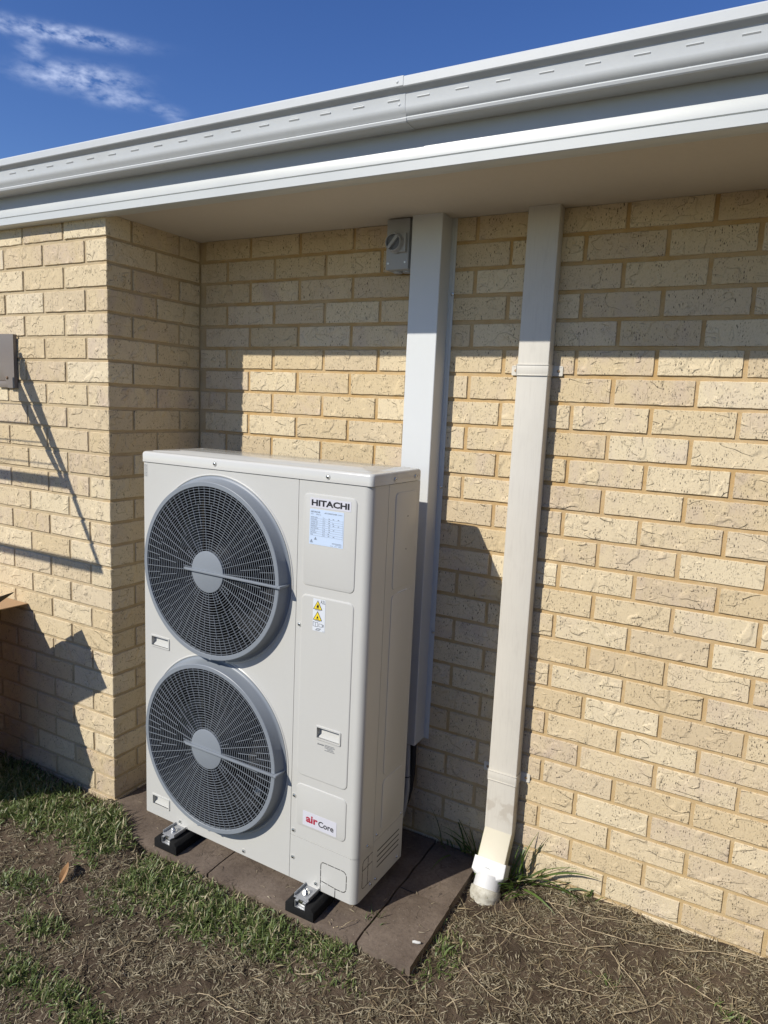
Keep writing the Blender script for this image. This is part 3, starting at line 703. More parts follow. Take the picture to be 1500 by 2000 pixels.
# labels and lettering
def plate(mb, x0, z0, x1, z1, d, side=None, mat=0, r=.0015, th=.0005):
    P = rrect(x0, z0, x1, z1, r, 2)
    if side is None: mb.prism(P, lambda x, z, h: (x, d - h, z), 0, th, mat)
    else: mb.prism(P, lambda x, z, h: (side + h, x, z), 0, th, mat)
pd = -.0029
b = MB(); plate(b, .7122, 1.2125, .8543, 1.2412, pd); bl = b.build('brand_label', LABELW, service, smooth=0)
b = MB(); put_text(b, 'HITACHI', .7172, .8490, 1.2178, 1.2362, pd - .0008, bold=.04); b.build('brand_lettering', INK, bl, smooth=0)
b = MB(); plate(b, .7120, 1.1030, .8315, 1.2080, pd); rl = b.build('rating_label', LABELB, service, smooth=0)
b = MB(); q = pd - .0007
def ln(x0, z0, x1, z1, mat=0, y=None): 
    y = q if y is None else y; b.box(x0, y, z0, x1, y + .0002, z1, mat)
put_text(b, 'HITACHI', .7160, .7480, 1.1975, 1.2025, q, bold=.02); put_text(b, 'AIR CONDITIONER', .7640, .8080, 1.1975, 1.2015, q, bold=.01)
put_text(b, 'OUTDOOR UNIT', .8105, .8260, 1.1980, 1.2005, q); put_text(b, 'MODEL', .7160, .7250, 1.1920, 1.1945, q); put_text(b, 'SERIAL No.', .7340, .7520, 1.1915, 1.1945, q)
zz = [1.1875 - i * .0064 for i in range(10)]
for z in zz[1:]: ln(.7150, z - .0002, .7590, z + .0002); ln(.7600, z - .0002, .8285, z + .0002)
ln(.7592, zz[-1], .7597, zz[0]); ln(.8283, zz[-1] - .004, .8286, zz[0] - .004)
rr = random.Random(3)
words = ['POWER SUPPLY', 'RATED INPUT', 'COOLING CAP.', 'HEATING CAP.', 'REFRIGERANT', 'MAX. PRESSURE', 'IP CLASS', 'NET WEIGHT', 'MASS']
for i, wd_ in enumerate(words):
    z = zz[i + 1] + .0015; put_text(b, wd_, .7158, .7158 + .0021 * len(wd_), z, z + .0030, q)
    x = .7620; put_text(b, rr.choice(['kW', 'V~', 'MPa', 'Hz', 'kg']), x, x + .005, z, z + .0030, q)
    for k in range(rr.randint(1, 3)):
        x2 = .775 + .016 * k + rr.random() * .006; ln(x2, z + .0006, x2 + .005, z + .0022)
for (cx, cz, s) in ((.7200, 1.1085, .0050), (.7345, 1.1180, .0042)):
    for a, c in (((cx - s, cz), (cx + s, cz)), ((cx + s, cz), (cx, cz + s * 1.7)), ((cx, cz + s * 1.7), (cx - s, cz))):
        L = math.dist(a, c); ux, uz = (c[0] - a[0]) / L * .00045, (c[1] - a[1]) / L * .00045
        b.prism([(a[0] - uz, a[1] + ux), (c[0] - uz, c[1] + ux), (c[0] + uz, c[1] - ux), (a[0] + uz, a[1] - ux)], lambda x, z, h: (x, q - h, z), 0, .0002)
    ln(cx - .0006, cz + s * .3, cx + .0006, cz + s * 1.1); ln(cx - .0018, cz + s * .25, cx + .0018, cz + s * .45)
ln(.7930, 1.1140, .8260, 1.1148); ln(.7930, 1.1118, .8260, 1.1124); ln(.8050, 1.1095, .8260, 1.1101)
ln(.7870, 1.1058, .7970, 1.1066); ln(.8020, 1.1058, .8100, 1.1066); ln(.8150, 1.1058, .8260, 1.1066)
b.build('rating_print', INKG, rl, smooth=0)
# hazard label
b = MB(); plate(b, .7330, .8415, .7772, .9405, pd); hl = b.build('hazard_label', LABELP, service, smooth=0)
b = MB(); q2 = pd - .0007
for cz in (.9080, .8750):
    cx = .7505; s = .0165
    tri = lambda s_, dz=0: [(cx - s_, cz + dz), (cx + s_, cz + dz), (cx, cz + dz + s_ * 1.72)]
    b.prism(tri(s), lambda x, z, h: (x, q2 - h, z), 0, .0002, 0); b.prism(tri(s - .0030, .0016), lambda x, z, h: (x, q2 - h, z), .0002, .0005, 1)
    k = 1. if cz > .9 else .72
    fl = [(-.0042, .0), (-.0052, .0030), (-.0040, .0062), (-.0030, .0050), (-.0016, .0090), (.0004, .0128), (.0012, .0085), (.0030, .0100), (.0046, .0060), (.0052, .0030), (.0040, .0)]
    b.prism([(cx + a * k * .85, cz + .0058 + c * k) for a, c in fl], lambda x, z, h: (x, q2 - h, z), .0005, .0008, 0)
    b.box(cx - .0058, q2 - .0008, cz + .0034, cx + .0058, q2 - .0005, cz + .0044, 0)
    b.box(cx - .0100, q2, cz - .0026, cx + .0100, q2 + .0002, cz - .0014, 2)
put_text(b, 'A2L', .7600, .7765, .9280, .9385, q2, 0, .0)
def olf(pts, wd=.0005):
    for a, c in zip(pts, pts[1:]):
        L = math.dist(a, c); ux, uz = (c[0] - a[0]) / L * wd, (c[1] - a[1]) / L * wd
        b.prism([(a[0] - uz, a[1] + ux), (c[0] - uz, c[1] + ux), (c[0] + uz, c[1] - ux), (a[0] + uz, a[1] - ux)], lambda x, z, h: (x, q2 - h, z), 0, .0002, 2)
olf([(.7350, .8560), (.7430, .8550), (.7520, .8560), (.7520, .8690), (.7430, .8675), (.7350, .8690), (.7350, .8560)]); olf([(.7435, .8550), (.7435, .8675)])
olf([(.7560, .8565), (.7680, .8565), (.7680, .8655), (.7560, .8655), (.7560, .8565)]); b.box(.7700, q2, .8570, .7725, q2 + .0002, .8650, 0)
olf([(.7440, .8440), (.7570, .8450), (.7630, .8510), (.7500, .8500), (.7440, .8440)]); put_text(b, 'R32', .7480, .7590, .8457, .8495, q2, 2)
b.box(.7690, q2, .8432, .7760, q2 + .0002, .8440, 2)
b.build('hazard_print', [INK, YEL, INKG], hl, smooth=0)
# series badge
b = MB(); plate(b, .7173, .2045, .8440, .2520, pd); sb = b.build('series_badge', LABELW, service, smooth=0)
b = MB(); put_text(b, 'air', .7300, .7745, .2170, .2420, pd - .0008, 0, .035); put_text(b, 'Core', .7770, .8340, .2165, .2360, pd - .0008, 1, .020); b.build('badge_lettering', [RED, INK], sb, smooth=0)
# danger note below the handle
b = MB(); q = pd - .0003; b.prism([(.7640, .4860), (.7690, .4860), (.7665, .4915)], lambda x, z, h: (x, q - h, z), 0, .0003); put_text(b, 'DANGER', .7705, .7880, .4862, .4905, q - .0003, 0, .01)
for k, (x0, x1) in enumerate(((.791, .826), (.791, .828), (.791, .820), (.800, .824), (.791, .827))): b.box(x0, q - .0003, .4900 - k * .0042, x1, q, .4914 - k * .0042)
b.build('danger_note', INKG, service, smooth=0)
b = MB(); b.box(.8330, q - .0003, .4560, .8400, q, .4572)
x0, x1, z0, z1 = .0085, .0245, 1.2405, 1.2835
b = MB(); q = -.0006; plate(b, x0, z0, x1, z1, -.0001, th=.0004)
for k in range(11): b.box(x0 + .001, q - .0001, z0 + .002 + k * .0038, x0 + (.010 if k % 3 else .014), q, z0 + .0030 + k * .0038, 1)
b.box(x0 + .0105, q - .0001, z0 + .001, x0 + .0112, q, z1 - .001, 1); b.build('wiring_sticker', [PAINT, INKG], fan_panel, smooth=0)
b = MB(); plate(b, .1745, .9310, .2365, .9535, 0, side=W_ + .0001)
for k in range(16): b.box(W_ + .0006, .180 + k * .0031, .9385, W_ + .0008, .180 + k * .0031 + (.0018 if k % 3 else .0026), .9460, 1)
b.box(W_ + .0006, .180, .9335, W_ + .0008, .222, .9350, 1); b.box(W_ + .0006, .180, .9485, W_ + .0008, .226, .9500, 1); b.build('barcode_sticker', [LABELP, INKG], side, smooth=0)
for y, z in ((.215, 1.185), (.212, 1.083)):
    b = MB(); b.lathe([(0, .0005), (.0022, .0005), (.0022, 0)], lambda a, c, h: (W_ + .0022 + h, y + a, z + c), 10); b.build('plug_hole', BLACKP, side)
# metal feet with bolt
for fx in (.185, .761):
    ft = MB(); y0, y1, zt = -.064, .26, -.0004
    ft.box(fx - .026, y0, zt - .002, fx + .026, y1, zt, bev=.0008); 
    for s_ in (-1, 1): ft.box(fx + s_ * .026 - .0012, y0 + .004, zt - .002, fx + s_ * .026 + .0012, -.002, zt + .0095, bev=.0006)
    ft.box(fx - .020, .06, zt, fx + .020, .24, .0060)
    fo = ft.build('mounting_foot', ZINC, ac)
    bo = MB(); bo.lathe([(0, .0035), (.0125, .0035), (.0130, .0), ], lambda a, c, h: (fx - .002 + a, -.034 + c, zt + h), 24)
    bo.lathe([(0, .0125), (.0080, .0125), (.0095, .0110), (.0095, .0035)], lambda a, c, h: (fx - .002 + a, -.034 + c, zt + h), 6)
    bo.lathe([(.0045, .0165), (.0045, .0100)], lambda a, c, h: (fx - .002 + a, -.034 + c, zt + h), 10); bo.build('bolt', STEEL, fo, smooth=30)

# rubber blocks with strut rail
def block(x0, x1, yf, lab):
    e = empty('rubber_mounting_block', ((x0 + x1) / 2, yf, .001)); tag(e, lab, 'mounting block', 'rubber blocks under the outdoor unit')
    w2 = (x1 - x0) / 2; h = .0435; L_ = .36
    mb = MB(); pl = [(-w2, 0), (w2, 0), (w2, h * .72), (w2 - .012, h), (.0205, h), (.0205, h - .018), (-.0205, h - .018), (-.0205, h), (-w2 + .012, h), (-w2, h * .72)]
    bm = bmesh.new(); vv = [[bm.verts.new((x, y, z)) for x, z in pl] for y in (0, L_)]
    n = len(pl)
    for i in range(n): bm.faces.new((vv[0][i], vv[0][(i + 1) % n], vv[1][(i + 1) % n], vv[1][i]))
    bm.faces.new(vv[0][::-1]); bm.faces.new(vv[1]); bmesh.ops.recalc_face_normals(bm, faces=bm.faces)
    bmesh.ops.bevel(bm, geom=list(bm.edges), offset=.003, segments=2, profile=.5, affect='EDGES'); mb.addbm(bm); mb.build('rubber_body', RUBBER, e)
    rl_ = MB(); t = .002; a = .0200; b0 = h - .0175; b1 = h + .0062
    for P in ([(-a, b0), (a, b0), (a, b0 + t), (-a, b0 + t)], [(-a, b0 + t), (-a + t, b0 + t), (-a + t, b1), (-a, b1)], [(a - t, b0 + t), (a, b0 + t), (a, b1), (a - t, b1)], [(-a + t, b1 - t), (-a + .011, b1 - t), (-a + .011, b1), (-a + t, b1)], [(a - .011, b1 - t), (a - t, b1 - t), (a - t, b1), (a - .011, b1)]):
        rl_.prism(P, lambda x, z, hh: (x, hh, z), .004, L_ - .004)
    rl_.build('strut_rail', ZINC, e, smooth=0)
    nb = MB(); nb.box(-.014, .012, b0 + t, .014, .040, b1 - t, 0, bev=.002); nb.build('channel_nut', STEEL, e)
block(.324, .432, -.591, 'black rubber block under the left foot of the unit, by the grass edge')
block(.915, 1.024, -.602, 'black rubber block under the right foot of the unit, below the front corner')

# ------------------------------------------------------------------ duct cover, pipework
dc = empty('pipe_duct_cover', (1.04, 0, .39)); tag(dc, 'wide pale blue-grey metal duct cover running down the wall behind the unit', 'duct cover')
def loc_build(mb, name, mats, parent, smooth=32):
    L = parent.location; mb.v = [(x - L.x, y - L.y, z - L.z) for x, y, z in mb.v]; return mb.build(name, mats, parent, smooth)
mb = MB(); x0, x1, dd, t = .985, 1.0955, -.080, .0012
pf = [(.968, -.0015), (x0, -.0015), (x0, dd + .002), (x0 + .002, dd), (x1 - .002, dd), (x1, dd + .002), (x1, -.0015), (x1 + .019, -.0015)]
P = [Vector((a, b, 0)) for a, b in pf]
off = []
for i in range(len(P)):
    tv = (P[min(i + 1, len(P) - 1)] - P[max(i - 1, 0)]).normalized(); off.append((P[i].x - tv.y * -t * -1, P[i].y + tv.x * t * 1))
poly = pf + off[::-1]; n = len(pf)
vs = [(a, b, z) for z in (.388, Z0 - .0062) for a, b in poly]; k = len(poly)
fs = [(i, (i + 1) % k, k + (i + 1) % k, k + i) for i in range(k)] + [(i, i + 1, k - 2 - i, k - 1 - i) for i in range(n - 1)]
mb.add(vs, fs); loc_build(mb, 'cover', DUCT, dc)
mb = MB(); mb.box(x1 + .0075, -.0042, .394, x1 + .0105, -.0024, Z0 - .008); loc_build(mb, 'rib', DUCT, dc)
for z in (1.985, 1.330, .80):
    mb = MB(); mb.lathe([(.0055, 0), (.0055, .001), (.0042, .0012), (.004, .0035), (.002, .0045), (0, .0045)], lambda a, b, h: (x1 + .0135, -.003 - h, z + a * 0 + b) if False else (x1 + .0135 + a, -.003 - h, z + b), 12); loc_build(mb, 'screw', STEEL, dc)
def smooth_path(pts, n=8):
    P = [Vector(p) for p in pts]; out_ = []
    for i in range(len(P) - 1):
        p0, p1, p2, p3 = P[max(i - 1, 0)], P[i], P[i + 1], P[min(i + 2, len(P) - 1)]
        for k in range(n):
            t = k / n; out_.append(.5 * ((2 * p1) + (-p0 + p2) * t + (2 * p0 - 5 * p1 + 4 * p2 - p3) * t * t + (-p0 + 3 * p1 - 3 * p2 + p3) * t ** 3))
    return out_ + [P[-1]]
cp = smooth_path([(1.050, -.062, .52), (1.060, -.066, .38), (1.070, -.080, .29), (1.075, -.088, .20), (1.058, -.105, .10), (1.00, -.16, .075), (.93, -.20, .12)], 34)
mb = MB(); mb.tube(cp, [.0125 if i % 2 else .0108 for i in range(len(cp))], 12); o = mb.build('flexible_conduit', CONDUIT, None, smooth=70); tag(o, 'thin grey corrugated conduit hanging below the duct cover behind the unit', 'conduit')
mb = MB(); ip = smooth_path([(1.074, -.045, .52), (1.077, -.050, .36), (1.080, -.060, .26), (1.070, -.080, .16), (1.03, -.13, .10), (.95, -.19, .15)], 10)
mb.tube(ip, .0125, 14); ob = mb.build('insulated_pipe', INSUL, None, smooth=70); tag(ob, 'black insulated refrigerant pipe behind the grey corrugated conduit', 'pipe')
mb = MB()
mb.lathe([(.0135, .002), (.0145, .001), (.0145, -.001), (.0135, -.002)], lambda a, b, h: (1.0715 + a, -.083 + b, .266 + h), 16, closed=True); tie = mb.build('cable_tie', BLACKP, o)

# isolator switch
sw = empty('isolator_switch', (.929, -.005, 2.145)); tag(sw, 'small grey isolator switch box with round dial beside the duct cover, under the eaves', 'switch')
mb = MB(); mb.box(-.044, -.058, -.084, .0435, .004, .0815, bev=.005, seg=3); mb.box(-.0435, -.066, -.0835, .043, -.057, .081, bev=.003); mb.build('box', SWITCH, sw)
mb = MB(); mb.box(-.006, -.079, -.030, .036, -.060, .033, bev=.003); mb.lathe([(.0335, -.062), (.0330, -.078), (.0315, -.080)], lambda a, b, h: (-.002 + a, h, .001 + b), 40); mb.lathe([(.0315, -.080), (.0285, -.0945), (.0270, -.0955), (.0255, -.0945), (.0245, -.086), (0, -.086)], lambda a, b, h: (-.004 + a, h, .001 + b), 40)
mb.build('dial_housing', SWITCH, sw)
mb = MB(); mb.lathe([(.0243, -.0862), (.0235, -.0890), (0, -.0890)], lambda a, b, h: (-.004 + a, h, .001 + b), 40); di = mb.build('dial_recess', SWDARK, sw)
mb = MB(); c_, s_ = math.cos(R(50)), math.sin(R(50)); Q = [(-.0250, -.0048), (.0250, -.0048), (.0250, .0048), (-.0250, .0048)]
mb.prism([(-.004 + a * c_ - b * s_, .001 + a * s_ + b * c_) for a, b in Q], lambda x, z, h: (x, -h, z), .0885, .0985); mb.build('dial_knob', SWITCH, di)
for x, z in ((-.034, -.062), (.030, -.060)):
    mb = MB(); mb.lathe([(.004, -.066), (.0035, -.0675), (0, -.068)], lambda a, b, h: (x + a, h, z + b), 12); mb.build('screw', STEEL, sw)
for x in (-.012, .024):
    mb = MB(); mb.lathe([(.0155, -.083), (.0155, -.0885), (.014, -.090), (0, -.090)], lambda a, b, h: (x + a, -.032 + b, h), 24); mb.build('entry_plug', SWITCH, sw)

# downpipe
dp = empty('downpipe', (1.421, 0, .0)); tag(dp, 'rectangular cream downpipe with a bent foot in a white socket beside the weeds', 'downpipe')
hw, dpt = .0502, .050
def ringrect(cx, cy, cz, ux, uy, hx, hy, r=.003):
    pts = rrect(-hx, -hy, hx, hy, r, 3); return [(cx + a, cy + b * uy[1], cz + b * uy[2]) for a, b in pts]
th_ = math.atan2(.067, .100)
dirv = Vector((0, -math.sin(th_), -math.cos(th_))); perp = Vector((0, math.cos(th_), -math.sin(th_)))
mit = Vector((0, 1, 0)) * 1.0; half = th_ / 2
mitv = Vector((0, math.cos(half), -math.sin(half))) / math.cos(half)
def sect(center, across, hx, hy, r=.003): return [tuple(center + Vector((a, 0, 0)) + across * b) for a, b in rrect(-hx, -hy, hx, hy, r, 3)]
def loft(secs, cap=True):
    mb = MB(); n = len(secs[0]); mb.add([v for s in secs for v in s], [(k * n + j, k * n + (j + 1) % n, (k + 1) * n + (j + 1) % n, (k + 1) * n + j) for k in range(len(secs) - 1) for j in range(n)] + ([tuple(range(n))[::-1], tuple(range((len(secs) - 1) * n, len(secs) * n))] if cap else [])); return mb
K = Vector((0, -.0265, .148))
hy = .0245
mb = loft([sect(Vector((0, -.0265, Z0 - .0065)), Vector((0, 1, 0)), hw, hy), sect(Vector((0, -.0265, .152)), Vector((0, 1, 0)), hw, hy)]); mb.build('pipe', PIPE, dp)
E1 = K + dirv * .135
mb = loft([sect(K + Vector((0, 0, .010)), Vector((0, 1, 0)), hw - .0012, hy - .0012), sect(K, mitv, hw - .001, hy - .001), sect(E1, perp, hw - .001, hy - .001)]); mb.build('elbow', ELBOW, dp)
A0 = K + dirv * .106; A1 = K + dirv * .150
mb = loft([sect(A0, perp, .0565, .0325), sect(A1, perp, .0575, .0335), sect(A1 + dirv * .012, perp, .050, .030, .02)]);
mb.build('adaptor', WHITEPVC, dp, smooth=25)
mb = MB(); cfn = lambda c: (lambda a, b, h: tuple(c + Vector((a, 0, 0)) + perp * b + dirv * h))
mb.lathe([(.0445, .0), (.0455, .03), (.0460, .052)], cfn(A1 + dirv * .002), 40); mb.build('adaptor_collar', WHITEPVC, dp)
sv = Vector((0, -.25, -1)).normalized()
mb = MB(); c0 = A1 + dirv * .046
secs = []
for k, (r, hh) in enumerate(((.0500, 0), (.0520, .003), (.0525, .022), (.0505, .024), (.0500, .045), (.0495, .10))):
    bl_ = min(1, hh / .05); dv = (dirv * (1 - bl_) + sv * bl_).normalized(); pv = Vector((0, -dv.z, dv.y)); pv = pv if pv.y > 0 else -pv
    cen = c0 + dirv * min(hh, .024) + dv * max(0, hh - .024); secs.append([tuple(cen + Vector((r * math.cos(2 * math.pi * i / 40), 0, 0)) + pv * r * math.sin(2 * math.pi * i / 40)) for i in range(40)])
mb = loft(secs); mb.build('drain_socket', SOCKET, dp, smooth=50)
for z in (1.7355, .3515):
    st = MB(); zz0, zz1 = z - .018, z + .018
    st.box(-.0525, -.0535, zz0, .0525, -.0515, zz1, bev=.0006); st.box(-.0525, -.0535, zz0, -.0508, -.001, zz1); st.box(.0508, -.0535, zz0, .0525, -.001, zz1)
    for a in (zz0, zz1 - .0035): st.box(-.050, -.0555, a, .050, -.0532, a + .0035, bev=.0008)
    for s_ in (-1, 1):
        st.prism(rrect(min(s_ * .0525, s_ * .0840), zz0 + .002, max(s_ * .0525, s_ * .0840), zz1 - .002, .004, 3), lambda x, zz_, h: (x, -h, zz_), .0012, .0032)
        for a in (zz0 + .003, zz1 - .0055): st.box(min(s_ * .0530, s_ * .080), -.0042, a, max(s_ * .0530, s_ * .080), -.0030, a + .0022)
    so_ = st.build('strap', PIPE, dp)
    for s_ in (-1, 1):
        sc = MB(); sc.lathe([(.0048, .0032), (.0045, .0050), (.0028, .0060), (0, .0055)], lambda a, b, h: (s_ * .0700 + a, -h, z + b), 12); sc.build('screw', painted('rusty_screw', (.32, .22, .13), .5, .2), so_)

# ------------------------------------------------------------------ folding clothesline on the left wall
clo = empty('folding_clothesline', (-.605, -D, 1.72)); tag(clo, 'taupe folding clothesline bracket fixed to the projecting brick wall at the left edge', 'clothesline')
mb = MB()
yb = -.020
mb.prism([(-.10, .100), (.0570, .0975), (.0560, -.1120), (.0140, -.1120), (-.0400, .0100), (-.10, .0100)], lambda x, z, h: (x, -h, z), .013, .016)
mb.prism([(.0545, .0975), (.0570, .0975), (.0560, -.1120), (.0535, -.1120)], lambda x, z, h: (x, -h, z), .001, .014)
mb.build('wall_bracket', TAUPE, clo, smooth=0)
mb = MB(); mb.box(-.10, -.011, -.085, .030, -.002, .02, bev=.002); mb.box(-.06, -.010, -.112, .018, -.003, -.085, bev=.003); mb.build('bracket_plate', TAUPE, clo)
for x, z in ((.012, -.0720), (-.045, .060)):
    mb = MB(); mb.lathe([(.0065, .016), (.0060, .0185), (.0045, .0200), (0, .0205)], lambda a, b, h: (x + a, -h, z + b), 16); mb.build('bolt', painted('bolt_rust', (.16, .10, .06), .5, .2), clo)
ax = .045
for xo in (ax, -2.38):
    mb = MB(); mb.prism([(0.072, .090), (.60, .080), (.985, .058), (.985, .046), (.60, .058), (0.072, -.002)], lambda a, b, h: (h, -a, b), xo - .015, xo); mb.build('arm', TAUPE, clo, smooth=0)
    mb = MB(); mb.prism([(.072, -.022), (.60, .050), (.60, .036), (.072, -.093)], lambda a, b, h: (h, -a, b), xo - .028, xo - .016); mb.build('strut', TAUPE, clo, smooth=0)
for yy, zz_ in ((-.62, .066), (-.965, .050)):
    mb = MB(); mb.tube([(-2.4, yy, zz_), (ax - .005, yy, zz_)], .0165, 12); mb.build('cross_tube', TAUPE, clo)
for yy in (.285, .372, .455, .55):
    mb = MB(); mb.tube([(-2.39, -yy, .073), (-1.2, -yy, .069), (ax - .012, -yy, .073)], .002, 6); mb.build('line_wire', WIRE, clo)

# ------------------------------------------------------------------ open cardboard box at the left edge
bx = empty('cardboard_box', (-.75, -.80, 0)); tag(bx, 'open brown cardboard box with raised flaps at the left edge beside the brick wall', 'box')
def quad(mb, P, th=.004, mat=0):
    P = [Vector(p) for p in P]; nrm = (P[1] - P[0]).cross(P[2] - P[0]).normalized() * th
    mb.add([tuple(p) for p in P] + [tuple(p - nrm) for p in P], [(0, 1, 2, 3), (7, 6, 5, 4), (0, 4, 5, 1), (1, 5, 6, 2), (2, 6, 7, 3), (3, 7, 4, 0)], mat)
zt = .735; xa, xb_, ya, yb_ = -.505, -1.12, -.678, -.905
mb = MB()
quad(mb, [(xa, ya, zt), (xa + .05, ya - .002, .47), (xa + .05, yb_ + .005, .47), (xa + .015, yb_, zt - .004)]); quad(mb, [(xa + .05, ya - .002, .47), (xa - .03, ya, -.02), (xa - .03, yb_, -.02), (xa + .115, yb_ + .005, .47)])
quad(mb, [(xa, ya, zt), (xb_, ya, zt), (xb_, ya, .47), (xa + .052, ya - .002, .47)]); quad(mb, [(xa + .052, ya - .002, .47), (xb_, ya, .47), (xb_, ya, -.02), (xa - .03, ya, -.02)]); quad(mb, [(xa + .015, yb_, zt - .004), (xa + .135, yb_, .47), (xb_, yb_, .47), (xb_, yb_, zt)]); quad(mb, [(xa + .135, yb_, .47), (xa - .02, yb_, -.02), (xb_, yb_, -.02), (xb_, yb_, .47)])
quad(mb, [(xb_, ya, zt), (xb_, yb_, zt), (xb_, yb_, -.02), (xb_, ya, -.02)])
quad(mb, [(xa - .03, ya, .01), (xb_, ya, .01), (xb_, yb_, .01), (xa - .03, yb_, .01)])
loc_build(mb, 'carton', CARD, bx, 0)
mb = MB(); quad(mb, [(xa - .001, ya, zt + .002), (-.532, -.471, .7235), (xb_, -.471, .7235), (xb_, ya, zt + .002)], .0035); loc_build(mb, 'back_flap', CARD, bx, 0)
mb = MB(); quad(mb, [(xa, ya, zt + .001), (xa + .012, -.918, zt - .004), (-.281 + .004, -.903, .842), (-.306, -.678, .856)], .0035); loc_build(mb, 'side_flap', CARDSHADE, bx, 0)
mb = MB(); quad(mb, [(xa + .01, yb_, zt), (xb_, yb_, zt), (xb_, yb_ - .16, zt - .16), (xa + .02, yb_ - .16, zt - .16)], .0035); loc_build(mb, 'front_flap', CARD, bx, 0)

# ------------------------------------------------------------------ grass and straw
def vnoise(x, y, s, o=0.):
    a = np.sin(x * s * 1.7 + o) * np.cos(y * s * 2.3 + o * 1.3) + .6 * np.sin(x * s * 4.1 - y * s * 3.3 + o * 2.1) + .4 * np.cos(x * s * 7.9 + y * s * 6.1 + o * .7)
    return a / 2.
def gmask(x, y):
    g = np.zeros_like(x)
    def blob(cx, cy, rx, ry, st, ang=0.):
        nonlocal g
        c, s = math.cos(ang), math.sin(ang); dx, dy = x - cx, y - cy; u = (dx * c + dy * s) / rx; v = (-dx * s + dy * c) / ry
        g = np.maximum(g, st * np.exp(-(u * u + v * v) ** 1.05))
    for a in [(-.45, -.62, .50, .16, 1.1), (-.22, -.66, .22, .13, 1.1), (.05, -.66, .19, .085, 1.1), (.17, -.68, .13, .085, 1.1), (.08, -.58, .12, .07, 1.1), (.46, -.715, .17, .105, 1.15), (.70, -.715, .17, .100, 1.15), (.90, -.705, .17, .085, 1.05), (1.08, -.655, .12, .060, .85),
              (.10, -.94, .13, .06, .7), (.30, -1.03, .12, .05, .75), (.42, -.86, .10, .06, .5), (.42, -1.17, .12, .06, .8), (.56, -1.17, .16, .05, .8), (.70, -1.18, .12, .05, .75), (1.15, -.72, .12, .05, .45), (1.41, -.46, .06, .10, .55), (1.39, -.58, .06, .05, .4),
              (1.86, -.31, .05, .03, .42), (2.185, -.27, .06, .04, .45), (2.09, -.21, .04, .03, .4), (1.22, -.575, .05, .02, .5), (-1.2, -.8, .8, .5, .9), (-.6, -1.2, .5, .35, .7), (.3, -1.7, .8, .35, .8), (1.2, -1.5, .7, .3, .5), (2.8, -1.0, .5, .4, .4), (2.5, -2.2, 1.0, .6, .8), (-1.5, -2.2, 1.4, .9, .9)]: blob(*a)
    bare = np.exp(-(((x - .285) / .045) ** 2 + ((y + .72) / .05) ** 2)) + .8 * np.exp(-(((x + .0) / .09) ** 2 + ((y + .86) / .045) ** 2)) + .6 * np.exp(-(((x + .17) / .06) ** 2 + ((y + .80) / .03) ** 2))
    n = vnoise(x, y, 9, 1.) * .26 + vnoise(x, y, 23, 4.) * .26 + vnoise(x, y, 61, 2.) * .16
    return np.clip(g + n * np.sqrt(np.clip(g, 0, 1)) - bare * .9, 0, 1.3)
def inside_solid(x, y):
    slabzone = (x > -.02) & (x < .236) & (y < -.463 - (x + .03) * .525 + .01)
    return (y > -.012) | ((x < XE + .006) & (y > -D - .008)) | ((x > -.02) & (x < 1.352) & ~slabzone & (y > -.588 + .055 * np.clip(np.sin(x * 17.) * np.sin(x * 41. + 1.) + .45, 0, 1) * (x > .1) * (x < 1.16) + .035 * (x < .22)))
def zground(x, y):
    return np.array([gheight(a, b) for a, b in zip(x, y)])
